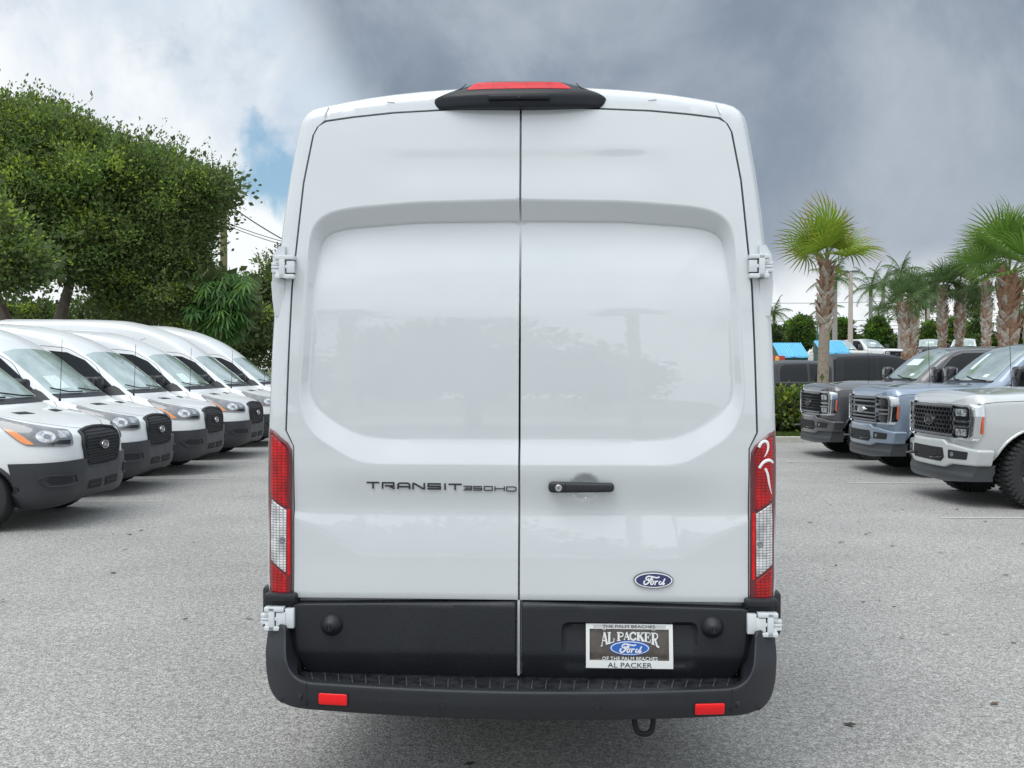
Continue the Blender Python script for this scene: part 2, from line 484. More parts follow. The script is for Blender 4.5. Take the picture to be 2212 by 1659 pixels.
def stroke(mb, pts, w, y0, y1, closed=False, m=0, miter=True):
    """flat bar lettering in the XZ plane, face at y0, back at y1"""
    P = [np.array(p, float) for p in pts]; n = len(P); L = []; Rr = []
    for i in range(n):
        a = P[i] - P[i - 1] if (i > 0 or closed) else P[1] - P[0]
        b = P[(i + 1) % n] - P[i] if (i < n - 1 or closed) else P[-1] - P[-2]
        a = a / (np.linalg.norm(a) + 1e-12); b = b / (np.linalg.norm(b) + 1e-12)
        na, nb = np.array([-a[1], a[0]]), np.array([-b[1], b[0]])
        k = na + nb; k = k / (np.linalg.norm(k) + 1e-12); s = min(1 / max(k @ na, .35), 2.2)
        ww = w[i] if isinstance(w, (list, tuple)) else w
        L.append(P[i] + k * s * ww / 2); Rr.append(P[i] - k * s * ww / 2)
    vs = []
    for y in (y0, y1):
        for l, r in zip(L, Rr): vs += [(l[0], y, l[1]), (r[0], y, r[1])]
    N2 = 2 * n; fs = []
    for i in range(n if closed else n - 1):
        a, b = 2 * i, 2 * ((i + 1) % n)
        fs.append((a, a + 1, b + 1, b)); fs.append((a + 1, a + 1 + N2, b + 1 + N2, b + 1)); fs.append((a, b, b + N2, a + N2))
    if not closed:
        fs.append((0, N2, N2 + 1, 1)); e = 2 * n - 2; fs.append((e, e + 1, e + 1 + N2, e + N2))
    return mb.add(vs, fs, m)
def text_mesh(name, s, size, mats, parent, cx, cz, y, width=None, height=None, depth=.001, M=None, shear=0, spacing=1.0, bold=0.0):
    cu = bpy.data.curves.new(name, 'FONT'); cu.body = s; cu.size = size; cu.extrude = depth; cu.resolution_u = 3
    cu.align_x = 'CENTER'; cu.space_character = spacing; cu.offset = bold; cu.shear = shear
    o = bpy.data.objects.new(name, cu); COL.objects.link(o)
    dg = bpy.context.evaluated_depsgraph_get(); me = bpy.data.meshes.new_from_object(o.evaluated_get(dg))
    bpy.data.objects.remove(o)
    V = np.array([v.co[:] for v in me.vertices]); lo, hi = V.min(0), V.max(0); c = (lo + hi) / 2
    sx = width / (hi[0] - lo[0]) if width else 1; sy = height / (hi[1] - lo[1]) if height else sx
    for v in me.vertices: v.co = Vector((cx + (v.co.x - c[0]) * sx, y - v.co.z, cz + (v.co.y - c[1]) * sy))
    if M is not None: me.transform(M)
    me.name = name; me.materials.clear(); me.materials.append(mats)
    return link_mesh(name, me, parent)
_SP = [   # the oval badge's script, traced on a 2020 x 1100 grid round (1010, 580); half-width of the oval = 860
    ([(775, 480), (748, 540), (690, 560), (640, 525), (640, 455), (700, 398), (790, 383), (900, 395), (1040, 432), (1170, 450), (1270, 405)], 58),
    ([(935, 415), (860, 520), (790, 640), (700, 735), (620, 772), (550, 740), (535, 660), (600, 590)], 62),
    ([(735, 595), (830, 560), (920, 545), (968, 495)], 44),
    ([(960, 595), (885, 620), (850, 700), (872, 765), (930, 768), (982, 700), (982, 620), (955, 598), (1030, 615)], 52),
    ([(1085, 590), (1078, 660), (1045, 785)], 56),
    ([(1062, 690), (1130, 605), (1205, 610)], 48),
    ([(1335, 615), (1262, 640), (1240, 715), (1282, 770), (1350, 745), (1405, 655)], 52),
    ([(1522, 485), (1440, 650), (1402, 735), (1435, 778), (1505, 690)], 56),
]
SCRIPT_STROKES = [([((x - 1010) / 860, (580 - y) / 860) for x, y in pts], w / 860) for pts, w in _SP]
def script_badge(mb, cx, cz, a, y, m=0):
    i = 0
    for pts, w in SCRIPT_STROKES:
        q = rounded(pts, .08, 4, closed=False)
        stroke(mb, [(cx + p[0] * a, cz + p[1] * a) for p in q], w * a * 1.1, y - .0002 * (i + 1), y + .0008, m=m); i += 1
def oval(cx, cz, a, b, n=40): return [(cx + a * math.cos(2 * math.pi * k / n), cz + b * math.sin(2 * math.pi * k / n)) for k in range(n)]
# ------------------------------------------------------------------ setting: ground
def sm(x, a, b):
    t = np.clip((np.asarray(x, float) - a) / (b - a), 0, 1); return t * t * (3 - 2 * t)
def terrain(x, y):
    return float(np.clip(y - 25, 0, 62) * .04 * sm(x, 1.5, 6.0))
def asphalt_material():
    m = bpy.data.materials.new('asphalt'); m.use_nodes = True; nt = m.node_tree; N = nt.nodes; L = nt.links
    b = N['Principled BSDF']; tc = N.new('ShaderNodeTexCoord')
    def noise(s, d=4, r=.6):
        n = N.new('ShaderNodeTexNoise'); n.inputs['Scale'].default_value = s; n.inputs['Detail'].default_value = d; n.inputs['Roughness'].default_value = r
        L.new(tc.outputs['Object'], n.inputs['Vector']); return n.outputs[0]
    def mr(x, a, b_, c, d):
        n = N.new('ShaderNodeMapRange'); L.new(x, n.inputs[0])
        for i, v in zip((1, 2, 3, 4), (a, b_, c, d)): n.inputs[i].default_value = v
        return n.outputs[0]
    def mul(a, c):
        n = N.new('ShaderNodeMath'); n.operation = 'MULTIPLY'; L.new(a, n.inputs[0]); L.new(c, n.inputs[1]); return n.outputs[0]
    vo = N.new('ShaderNodeTexVoronoi'); vo.inputs['Scale'].default_value = 120; L.new(tc.outputs['Object'], vo.inputs['Vector'])
    sx = N.new('ShaderNodeSeparateColor'); L.new(vo.outputs['Color'], sx.inputs[0])
    st = mr(sx.outputs[0], 0, 1, .60, 1.40)
    st2 = mr(vo.outputs['Distance'], 0.0, .75, 1.18, .62)
    g = mul(mul(st, st2), mr(noise(26, 3), .3, .7, .78, 1.22))
    g = mul(g, mr(noise(.55, 5), .3, .7, .86, 1.12))
    g = mul(g, mr(noise(.12, 3), .3, .7, .93, 1.06))
    # oil and tyre stains
    ns = noise(1.1, 6, .7); g = mul(g, mr(ns, .66, .74, 1.0, .72))
    s = N.new('ShaderNodeVectorMath'); s.operation = 'SCALE'; s.inputs[0].default_value = (.378, .371, .354); L.new(g, s.inputs['Scale'])
    L.new(s.outputs[0], b.inputs['Base Color']); b.inputs['Roughness'].default_value = .82; b.inputs['Specular IOR Level'].default_value = .35
    bp = N.new('ShaderNodeBump'); bp.inputs['Strength'].default_value = .55; bp.inputs['Distance'].default_value = .006
    L.new(vo.outputs['Distance'], bp.inputs['Height']); bp.invert = True; L.new(bp.outputs[0], b.inputs['Normal'])
    return m
ASPHALT = asphalt_material()
GRASS_G = mat('grass_ground', (.07, .10, .03), .9, var=.4, vscale=2.5)
CONC = mat('kerb_concrete', (.36, .35, .32), .85, var=.18, vscale=6, bump=.4, bscale=80)
LINE = mat('worn_line_paint', (.395, .395, .38), .8, var=.22, vscale=26)
SOIL = mat('mulch_soil', (.09, .07, .05), .95, var=.4, vscale=12)
def grid_sheet(name, xs, ys, dz, m, **kw):
    vs = [(x, y, terrain(x, y) + dz) for y in ys for x in xs]; nx = len(xs)
    fs = [(j * nx + i, j * nx + i + 1, (j + 1) * nx + i + 1, (j + 1) * nx + i) for j in range(len(ys) - 1) for i in range(nx - 1)]
    return mesh(name, vs, fs, m, None, True, **kw)
grid_sheet('ground', [-900, -300, -100, -30, 1, 1.5, 2, 2.5, 3, 3.5, 4, 4.5, 5, 5.5, 6, 30, 100, 300, 900],
           [-600, -100, 0, 25, 40, 60, 75, 87, 100, 300, 1200], -.02, GRASS_G, kind='structure')
grid_sheet('asphalt_lot', [-26, -12, 0, 1, 1.5, 2, 2.5, 3, 3.5, 4, 4.5, 5, 5.5, 6, 7, 20, 60, 90],
           [-40, -10, 0, 10, 25, 40, 60, 75, 82], 0, ASPHALT, kind='structure')

# ------------------------------------------------------------------ main van (seen from behind)
D0 = 3.86
YAW = R(-2.3)
MV = Matrix.Translation((16 / F_PX * D0, D0, 0)) @ Matrix.Rotation(YAW, 4, 'Z')
MVI = MV.inverted()
def lean(z): return .10 * np.maximum(0, (np.asarray(z, float) - 1.3) / 1.45) ** 2
def V(u, v, dy=None):
    """photo pixel -> (x, z) on the van's rear plane"""
    o = MVI @ Vector((0, 0, CAM_Z)); d = MVI.to_3x3() @ ray(u, v)
    z = 1.5
    for _ in range(4):
        yy = float(lean(z)) if dy is None else dy
        t = (yy - o.y) / d.y; p = o + d * t; z = p.z
    return (p.x, p.z)
def ZV(v, dy=None): return V(1122.5, v, dy)[1]
def HX(pts, dy=None):          # left-side picture points -> right half (x>0)
    return [(abs(V(u, v, dy)[0]), V(u, v, dy)[1]) for u, v in pts]

VAN_R = [0, .04, .10, .3, .5, .3, .3, .075, .3, 0]
def van_sec(zb, B, C, Dp, E, G, H, F=None, F2=None, T=None):
    if F is None: F = (E[0] + (G[0] - E[0]) * .38 + .012, E[1] + (G[1] - E[1]) * .4)
    if F2 is None: F2 = (E[0] + (G[0] - E[0]) * .75 + .012, E[1] + (G[1] - E[1]) * .76)
    if T is None: T = (G[0] * .60, G[1] + (H - G[1]) * .60)
    return [(0, zb), B, C, Dp, E, F, F2, G, T, (0, H)]
def van_stations(high, L):
    st = [
        (0.00, van_sec(.42, (.30, .42), (.42, .46), (.46, .66), (.44, .90), (.36, 1.02), 1.03)),
        (0.05, van_sec(.34, (.55, .34), (.66, .40), (.70, .68), (.67, .96), (.56, 1.07), 1.085)),
        (0.15, van_sec(.27, (.72, .27), (.84, .33), (.87, .70), (.84, 1.00), (.72, 1.12), 1.14)),
        (0.32, van_sec(.24, (.80, .24), (.93, .30), (.965, .72), (.93, 1.03), (.82, 1.18), 1.20)),
        (0.60, van_sec(.24, (.82, .24), (.97, .32), (1.00, .75), (.97, 1.10), (.85, 1.25), 1.275)),
        (0.88, van_sec(.30, (.83, .30), (.98, .38), (1.01, .80), (.985, 1.17), (.87, 1.31), 1.345)),
        (1.02, van_sec(.30, (.83, .30), (.98, .38), (1.01, .80), (.988, 1.22), (.875, 1.355), 1.425)),
        (1.40, van_sec(.30, (.83, .30), (.98, .38), (1.01, .80), (.99, 1.30), (.835, 1.655), 1.735)),
        (1.84, van_sec(.30, (.83, .30), (.98, .38), (1.01, .80), (.99, 1.36), (.80, 2.00), 2.07)),
    ]
    if high:
        st += [(2.10, van_sec(.30, (.83, .30), (.98, .38), (1.01, .80), (.99, 1.38), (.80, 2.20), 2.28)),
               (2.50, van_sec(.30, (.83, .30), (.98, .38), (1.01, .80), (.99, 1.40), (.83, 2.43), 2.52)),
               (3.00, van_sec(.30, (.83, .30), (.98, .38), (1.01, .82), (.99, 1.44), (.865, 2.61), 2.70)),
               (3.70, van_sec(.32, (.84, .32), (.985, .40), (1.012, .84), (1.0, 1.46), (.885, 2.70), 2.82, (.985, 1.96), (.948, 2.36), (.53, 2.785)))]
        end = van_sec(.34, (.84, .34), (.985, .42), (1.010, .85), (1.002, 1.47), (.888, 2.745), 2.845, (.982, 1.98), (.945, 2.385), (.53, 2.815))
        st += [(4.6, end), (L, end)]
    else:
        st += [(2.10, van_sec(.30, (.83, .30), (.98, .38), (1.01, .80), (.99, 1.38), (.80, 2.15), 2.225)),
               (2.50, van_sec(.30, (.83, .30), (.98, .38), (1.01, .80), (.99, 1.40), (.83, 2.30), 2.385)),
               (3.00, van_sec(.30, (.83, .30), (.98, .38), (1.01, .82), (.99, 1.44), (.875, 2.39), 2.475)),
               (3.70, van_sec(.32, (.84, .32), (.985, .40), (1.012, .84), (1.0, 1.46), (.90, 2.42), 2.51, (.985, 1.80), (.955, 2.12), (.53, 2.48)))]
        end = van_sec(.34, (.84, .34), (.985, .42), (1.010, .85), (1.002, 1.47), (.90, 2.43), 2.52, (.985, 1.80), (.955, 2.12), (.53, 2.49))
        st += [(4.6, end), (L, end)]
    return st
EXTRA_S = [0.01, .02, .03, .04, .06, .08, .1, .125]
TYRE = [(-.10, .215), (-.112, .25), (-.118, .30), (-.108, .338), (-.085, .352), (-.03, .357), (.03, .357), (.085, .352), (.108, .338), (.118, .30), (.112, .25), (.10, .215)]
RIMP = [(.085, .218), (.10, .212), (.095, .195), (.05, .18), (.03, .14), (.045, .10), (.06, .06), (.062, .0)]
def make_wheel(name, scale=1.0, parent=None, black=False, spokes=True, wide=1.0, offroad=False):
    w = MB(); w.lathe([(a * wide * scale, r * scale) for a, r in TYRE], 40, 'x')
    if offroad:
        for k in range(44):
            a = 2 * math.pi * k / 44
            for sgn in (-1, 1):
                M_ = Matrix.Rotation(a + sgn * .035, 4, 'X') @ Matrix.Translation((sgn * .068 * scale, 0, .356 * scale))
                w.box(-.048 * scale, .048 * scale, -.016 * scale, .016 * scale, -.02 * scale, .010 * scale, .003, M=M_)
                M_ = Matrix.Rotation(a, 4, 'X') @ Matrix.Translation((sgn * .112 * wide * scale, 0, .325 * scale))
                w.box(-.008 * scale, .008 * scale, -.012 * scale, .012 * scale, -.022 * scale, .022 * scale, .002, M=M_)
    else:
        for sgn in (-1, 1):
            w.lathe([(sgn * .04 * scale, .3572 * scale), (sgn * .045 * scale, .350 * scale)], 40, 'x', m=0)
    t = w.build('tyre', RUBBER)
    r = MB()
    for s in (1, -1):
        r.lathe([(s * a * wide * scale, q * scale) for a, q in RIMP], 36, 'x')
    m = GLOSS_BLACK if black else SILVER
    n = 8
    for k in range(n):
        a = 2 * math.pi * k / n
        for s in (1, -1):
            c = (s * .046 * wide * scale, .142 * scale * math.cos(a), .142 * scale * math.sin(a))
            r.lathe([(s * .012, .036 * scale), (s * .016, .030 * scale), (s * .012, .024 * scale), (-s * .02, .022 * scale), (-s * .02, 0)], 14, 'x', c, m=1 if not black else 0)
            b = a + math.pi / n
            r.lathe([(0, .011 * scale), (s * .02, .010 * scale), (s * .022, 0)], 8, 'x', (s * .056 * wide * scale, .085 * scale * math.cos(b), .085 * scale * math.sin(b)), m=0)
    rim = r.build('rim', [m, RUBBER])
    e = empty(name); t.parent = e; rim.parent = e
    if parent is not None: e.parent = parent
    return e

def hinge_parts(parent, sgn, cx, cz, y, long_leaf):
    """one strap hinge: plate with two jaws, leaf and arms"""
    h = MB()
    def bx(a0, a1, z0, z1, y0, y1, b=.0022):
        x0, x1 = sorted((cx + sgn * a0, cx + sgn * a1)); h.box(x0, x1, y0, y1, cz + z0, cz + z1, b)
    yp = y - .020
    bx(-.003, .020, -.045, .045, yp, y + .02)
    bx(-.039, .037, .029, .046, yp, y + .02)
    bx(-.039, .037, -.045, -.028, yp, y + .02)
    o = h.build('hinge', WHITE_TRIM, parent, sharp=40)
    g = MB(); x0, x1 = sorted((cx - sgn * .036, cx + sgn * .034)); g.box(x0, x1, y - .002, y + .018, cz - .03, cz + .03)
    g.build('hinge_gap_shade', GAP, o)  # dark box behind the hinge parts, shade between them put in as colour
    l = MB()
    def bl(mb, a0, a1, z0, z1, y0, y1, b=.002):
        x0, x1 = sorted((cx + sgn * a0, cx + sgn * a1)); mb.box(x0, x1, y0, y1, cz + z0, cz + z1, b)
    if long_leaf:
        bl(l, -.046, -.009, -.026, .026, y - .016, y + .01); bl(l, -.078, -.044, -.036, .040, y - .012, y + .02)
    else:
        bl(l, -.039, -.009, -.0225, .0245, y - .016, y + .01)
    l.build('hinge_leaf', WHITE_TRIM, o)
    p = MB(); bl(p, -.0125, -.004, -.006, .007, y - .0175, y + .01, .001); p.build('hinge_pin', WHITE_TRIM, o)
    a = MB()
    bl(a, .021, .052, .006, .019, y - .012, y + .02); bl(a, .021, .052, -.006, .0045, y - .014, y + .02); bl(a, .021, .052, -.0215, -.0075, y - .012, y + .02)
    bl(a, .016, .034, .014, .028, y - .016, y + .02); bl(a, .016, .034, -.030, -.018, y - .016, y + .02)
    a.build('hinge_arm', WHITE_TRIM, o)
    return o

def lens_material(name, c, metal, rough, gs, dark):
    m = bpy.data.materials.new(name); m.use_nodes = True; nt = m.node_tree; N = nt.nodes; L = nt.links; b = N['Principled BSDF']
    tc = N.new('ShaderNodeTexCoord'); mp = N.new('ShaderNodeMapping'); L.new(tc.outputs['Object'], mp.inputs[0])
    mp.inputs['Rotation'].default_value = (math.pi / 2, 0, 0)
    br = N.new('ShaderNodeTexBrick'); br.inputs['Scale'].default_value = gs; br.offset = .0; br.inputs['Mortar Size'].default_value = .09; br.inputs['Mortar Smooth'].default_value = .6
    br.inputs['Brick Width'].default_value = .5; br.inputs['Row Height'].default_value = .35
    L.new(mp.outputs[0], br.inputs['Vector'])
    br.inputs['Color1'].default_value = (*c, 1); br.inputs['Color2'].default_value = (*[x * .82 for x in c], 1); br.inputs['Mortar'].default_value = (*[x * dark for x in c], 1)
    n = N.new('ShaderNodeTexNoise'); n.inputs['Scale'].default_value = 17; n.inputs['Detail'].default_value = 3; L.new(tc.outputs['Object'], n.inputs['Vector'])
    r = N.new('ShaderNodeMapRange'); L.new(n.outputs[0], r.inputs[0]); r.inputs[1].default_value = .35; r.inputs[2].default_value = .65; r.inputs[3].default_value = .62; r.inputs[4].default_value = 1.2
    s = N.new('ShaderNodeVectorMath'); s.operation = 'SCALE'; L.new(br.outputs[0], s.inputs[0]); L.new(r.outputs[0], s.inputs['Scale'])
    L.new(s.outputs[0], b.inputs['Base Color'])
    b.inputs['Metallic'].default_value = metal; b.inputs['Roughness'].default_value = rough; b.inputs['Coat Weight'].default_value = 1; b.inputs['Coat Roughness'].default_value = .02
    bp = N.new('ShaderNodeBump'); bp.inputs['Strength'].default_value = .35; bp.inputs['Distance'].default_value = .004; L.new(br.outputs['Fac'], bp.inputs['Height']); bp.invert = True
    L.new(bp.outputs[0], b.inputs['Normal']); return m
RED_GRID = lens_material('red_ribbed_lens', (.60, .002, .006), 0, .2, 30, .45)
RED_GRID.node_tree.nodes['Principled BSDF'].inputs['Coat Weight'].default_value = .25
CLEAR_GRID = lens_material('clear_ribbed_lens', (.90, .90, .92), .25, .22, 34, .40)

def build_main_van():
    root = empty('delivery_van', label='white high-roof panel van seen squarely from behind, its two rear doors shut', category='van')
    root.matrix_world = MV
    L = 6.6
    vs, fs = loft(van_stations(True, L), VAN_R, .08, EXTRA_S)
    vs = [(x, y + L, z) for x, y, z in vs]
    vs = [(x, y + (.05 + float(lean(z))) * (1 - y / .8) if y < .8 else y, z) for x, y, z in vs]
    fs = fs[:-1] + [fs[-1]]
    me = body_mesh(vs, fs, [(L - 1.02, .36, .44, .70), (1.62, .36, .44, .62)], [VAN_WHITE, PLASTIC])
    body = link_mesh('body', me, root)
    # the two front corners of the cab: glass
    bv = BVHTree.FromPolygons([(v.co.x, v.co.y - L, v.co.z) for v in me.vertices], [p.vertices[:] for p in me.polygons])
    def back_L(o): o.location = (0, L, 0); return o
    back_L(patch('windscreen', bv, 'front', [(-.80, 1.44), (.80, 1.44), (.74, 1.97), (0, 2.02), (-.74, 1.97)], .004, WSCREEN, root, step=.08))
    for s in (1, -1):
        back_L(patch('side_window', bv, 'side', CAB_WINDOW, .004, DARKGLASS, root, sx=s, step=.08))
        for wy, wd in ((L - 1.02, 1.0), (1.62, 1.0)):
            w = make_wheel('wheel', parent=root); w.location = (s * .86, wy, .357)
    # rear frame between the outer skin and the doors
    sec = rounded(van_stations(True, L)[-1][1], VAN_R, 5, closed=False)
    outer = [(float(p[0]), float(p[1])) for p in sec if p[1] > .80]
    outer = [(outer[0][0], .80)] + outer
    seam_px = [(1121, 232), (995, 232.5), (846, 241), (762, 250), (700, 259), (684, 273), (674, 291), (653, 395), (637, 538), (628, 620), (621, 760), (615, 930)]
    seam_h = HX(seam_px); seam_h[0] = (0.0, seam_h[0][1])
    xin = HX([(632.5, 1100)])[0][0]
    seam_h += [(xin, seam_h[-1][1] - .062), (xin, .80)]
    ring = outer[:]                                   # right half, bottom -> top centre
    ring += [(-x, z) for x, z in outer[-2::-1]]       # left half, top -> bottom
    inner_l = [(-x, z) for x, z in seam_h[::-1]]      # left, bottom -> top
    ring += inner_l[:-1] + [(x, z) for x, z in seam_h]
    outl = np.array(outer + [(-x, z) for x, z in outer[-2::-1]])
    def ring_y(P):
        d = np.minimum(seg_dist(P, outl, closed=False), .05)
        return lean(P[:, 1]) + .05 - np.sqrt(np.maximum(.05 ** 2 - (.05 - d) ** 2, 0)) + .006
    # extra rows close to the outer skin so the curved rim is smooth
    o_in = [np.array(outl)] 
    lines = []
    for dd in (.004, .012, .025, .04):
        T = np.gradient(outl, axis=0); T /= np.linalg.norm(T, axis=1)[:, None]; nn = np.stack([-T[:, 1], T[:, 0]], 1)
        lines.append([tuple(q) for q in outl + nn * dd])
    sheet('rear_frame', ring, ring_y, VAN_WHITE, root, step=.022, back=.09, lines=lines, sharp=50)
    # drip channel marks and roof joints at the upper corners
    for s in (1, -1):
        g = MB()
        a, b = HX([(709, 224)])[0], HX([(700, 258)])[0]
        g.tube([(s * a[0], float(lean(2.7)) + .06, a[1] + .002), (s * (a[0] + .002), float(lean(2.7)) + .016, a[1] - .014), (s * b[0], float(lean(2.7)) - .001, b[1] + .012)], .0026, 8)
        g.build('drip_channel', VAN_WHITE, root)
        g = MB(); a, b = HX([(834, 205)])[0], HX([(836, 219)])[0]
        g.tube([(s * a[0], float(lean(2.78)) + .05, a[1] - .004), (s * a[0], float(lean(2.78)) + .016, a[1] - .018), (s * b[0], float(lean(2.78)) + .003, b[1]), (s * (b[0] - .03), float(lean(2.78)) + .003, b[1] - .003)], .0016, 8)
        g.build('roof_joint', VAN_WHITE, root)
    # dark sheet behind the doors: shade in their gaps put in as colour
    ap = [(x + .03, z + .02) for x, z in seam_h[::-1]] + [(-x - .03, z + .02) for x, z in seam_h[1:]]
    ap[0] = (ap[0][0], .45); ap[-1] = (ap[-1][0], .45)
    sheet('door_gap_backing', ap, lambda P: .088 + lean(P[:, 1]), GAP, root, step=.15, back=.004)

    # ---- doors
    zt, zb = None, ZV(1296)
    inner = HX([(1121, 471), (900, 474), (750, 486), (712, 494), (692, 508), (682, 530), (675, 620), (670, 720), (662, 838), (668, 866), (690, 895), (727, 921), (762, 939), (796, 950), (850, 954), (1121, 955)])
    outr = HX([(1121, 431), (900, 437), (760, 449), (712, 459), (682, 480), (668, 515), (660, 620), (654, 720), (646, 850), (650, 893), (672, 936), (727, 973), (770, 998), (820, 1003), (1121, 1005)])
    inner = [tuple(q) for q in rounded(inner, .05, 4, closed=False)]; outr = [tuple(q) for q in rounded(outr, .05, 4, closed=False)]
    pin = np.array(inner + [(-x, z) for x, z in inner[::-1]]); pout = np.array(outr + [(-x, z) for x, z in outr[::-1]])
    zA, zB, zC = ZV(1005), ZV(1110), ZV(1204); zD = V(632, 1117)[1]; xk = abs(V(778, 1180)[0]); xo = abs(V(632, 1117)[0])
    z315, z346, z430 = ZV(316), ZV(346), ZV(430)
    esc = (V(1264.5, 1053), 31 / F_PX * D0, 30 / F_PX * D0)
    ztop = ZV(232)
    def door_y(P):
        x, z = P[:, 0], P[:, 1]; ax = np.abs(x)
        y = lean(z)
        di = seg_dist(P, pin); do = seg_dist(P, pout); ins_i = inside(P, pin); ins_o = inside(P, pout)
        t = np.where(ins_i, 1.0, np.where(ins_o, do / (do + di + 1e-9), 0.0))
        t = t * .94 + .06 * t * t * (3 - 2 * t)
        depth = .027 + .031 * sm(z, 1.9, 2.25)
        y = y + depth * t
        y = y + (.0015 + .0105 * sm(z, 2.0, 2.2)) * np.where(ins_i, np.interp(di, [0, .0035, .02, .20], [0, 1, 1, 0]), 0)          # slight gutter at the foot of the pressing
        # slight crown in the pressed panel
        y = y - .0015 * np.where(ins_i, np.clip(di / .35, 0, 1) ** 1.2, 0)
        # upper bulge
        win = 1 - sm(ax, .40, .66)
        y = y + .0055 * win * (1 - sm(z, z346, z315)) * sm(z, z430, z346 - .02)
        # hollow between the panel and the lower crease
        zc = np.where(ax < xk, zC, zC + (zD - zC) * np.clip((ax - xk) / (xo - xk), 0, 1) ** .9)
        zbm = np.minimum(zB + 0 * ax, zA); amp = 1 - .65 * sm(ax, xk - .05, xo)
        up = sm(z, zA, zB); dn = np.clip((z - zc) / np.maximum(zB - zc, .03), 0, 1)
        y = y + .027 * amp * np.where(z > zB, up, dn ** 1.15) * (z > zc) * (z < zA)
        y = y - .004 * (1 - sm(z, zb + .01, zC)) 
        # flare at the lower corners and edge turn-under
        y = y + .006 * (1 - sm(z, zb, zb + .018))
        # dish behind the handle
        (ex, ez), rx, rz = esc
        q = np.sqrt(((x - ex) / rx) ** 2 + ((z - ez) / rz) ** 2)
        y = y + .013 * 1.6 * np.clip((1 - q) * 3.2, 0, 1) ** 1.3 * (q < 1)
        return y
    doors = []
    for s in (1, -1):
        door = empty('rear_door', parent_only=None) if False else bpy.data.objects.new('rear_door', None)
        COL.objects.link(door); door.parent = root
        g = .0042
        edge = [(x - .009, z) for x, z in seam_h[1:-1]]
        edge[-1] = (xin - .006, edge[-1][1])
        edge = [(x, z - .009 * (1 if i < 4 else 0)) for i, (x, z) in enumerate(edge)]
        poly = [(g, zb), (xin - .006, zb)] + edge[::-1] + [(g, ztop - .010)]
        poly = [(s * x, z) for x, z in poly]
        if s < 0: poly = poly[::-1]
        lns = [[(s * x, z) for x, z in inner], [(s * x, z) for x, z in outr]]
        for base_, offs in ((inner, (-.006, .0035, .007, .013, .020)), (outr, (-.007, .007))):
            A_ = np.array(base_); T_ = np.gradient(A_, axis=0); T_ /= np.maximum(np.linalg.norm(T_, axis=1), 1e-9)[:, None]; N_ = np.stack([T_[:, 1], -T_[:, 0]], 1)
            for o_ in offs: lns.append([(s * q[0], q[1]) for q in A_ - N_ * o_ if q[0] > .004])
        # crease lines
        lns.append([(s * .01, zC), (s * xk, zC), (s * (xo - .01), zD)])
        lns.append([(s * .01, zA), (s * .55, zA)])
        if s > 0: lns.append(rounded([(esc[0][0] + esc[1] * math.cos(k * .2618), esc[0][1] + esc[2] * math.sin(k * .2618)) for k in range(24)], 0))
        sheet('door_skin', poly, door_y, VAN_WHITE, door, step=.0125, back=.035, r=.0, lines=lns, sharp=60)
        doors.append(door)
        # dark lower cladding
        zc0, zc1 = ZV(1469, .012), ZV(1299)
        xc = .012
        cl = [(xc, zc0)] + [(abs(V(u, v)[0]), V(u, v)[1]) for u, v in ((700, 1465), (668, 1458), (652, 1435), (642, 1395), (637, 1350), (635.5, 1302))] + [(xc, zc1)]
        cl = [(s * x, z) for x, z in cl]
        if s < 0: cl = cl[::-1]
        zk = ZV(1421)
        rec = np.array(rounded([V(1212, 1341), V(1507, 1341), V(1502, 1443), V(1215, 1446)], .035, 6)) if s > 0 else None
        def clad_y(P, rec=rec):
            z = P[:, 1]; y = -.014 - .006 * sm(z, zk - .002, zk + .02) + .034 * np.clip((zk - z) / (zk - zc0), 0, 1) ** 1.2
            y = y + .008 * sm(z, zc1 - .012, zc1 - .002)
            if rec is not None:
                d = seg_dist(P, rec); i = inside(P, rec)
                zt_ = rec[:, 1].max()
                dep = .028 * (.35 + .65 * sm(z, rec[:, 1].min(), zt_))
                y = y + np.where(i, dep * sm(d, 0, .016), 0)
            return y
        lns = [[(s * .02, zk), (s * .84, zk)]]
        if rec is not None: lns.append([tuple(q) for q in rec] + [tuple(rec[0])])
        sheet('lower_cladding', cl, clad_y, PLASTIC, door, step=.014, back=.05, r=.006, lines=lns, sharp=50)
        # rubber bump stop dome
        c = V(719, 1347) if s < 0 else V(1537, 1351.7)
        m = MB(); Rr = 24 / F_PX * D0
        prof = [(.0, Rr * 1.02), (-.008, Rr), (-.026, Rr * .82), (-.040, Rr * .52), (-.046, Rr * .38), (-.052, Rr * .36), (-.053, Rr * .28), (-.047, Rr * .24), (-.047, 0)]
        m.lathe(prof, 32, 'y', (c[0], -.014, c[1]))
        m.box(c[0] - .004, c[0] + .004, -.066, -.058, c[1] - .011, c[1] + .011, .001)
        m.build('bump_stop', PLASTIC, door, sharp=50)
        hinge_parts(door, s, s * .925, ZV(577.5), .012, False)
        hinge_parts(door, s, s * .957, ZV(1342, -.03), -.03, True)
    # silver-white seal strip in the cladding gap
    m = MB(); m.box(-.0055, .0045, -.006, .03, ZV(1458), ZV(1297), .001); m.build('door_edge_strip', mat('edge_strip', (.42, .43, .44), .4), doors[1])
    m = MB(); zz_ = list(np.linspace(ZV(1297), 2.74, 24)); m.tube([(0, float(lean(z)) + .084, z) for z in zz_], .004, 6); m.build('centre_seal', GAP, root)

    # handle
    x0, zt_ = V(1184.5, 1040); x1, zb_ = V(1326.4, 1064.7); cz = (zt_ + zb_) / 2; hh = (zt_ - zb_) / 2
    cy = float(door_y(np.array([[x0 + .01, cz]]))[0])
    hp = rounded([(x0, cz - hh), (x1, cz - hh * .80), (x1, cz + hh * .80), (x0, cz + hh)], [hh, hh * .8, hh * .8, hh], 7)
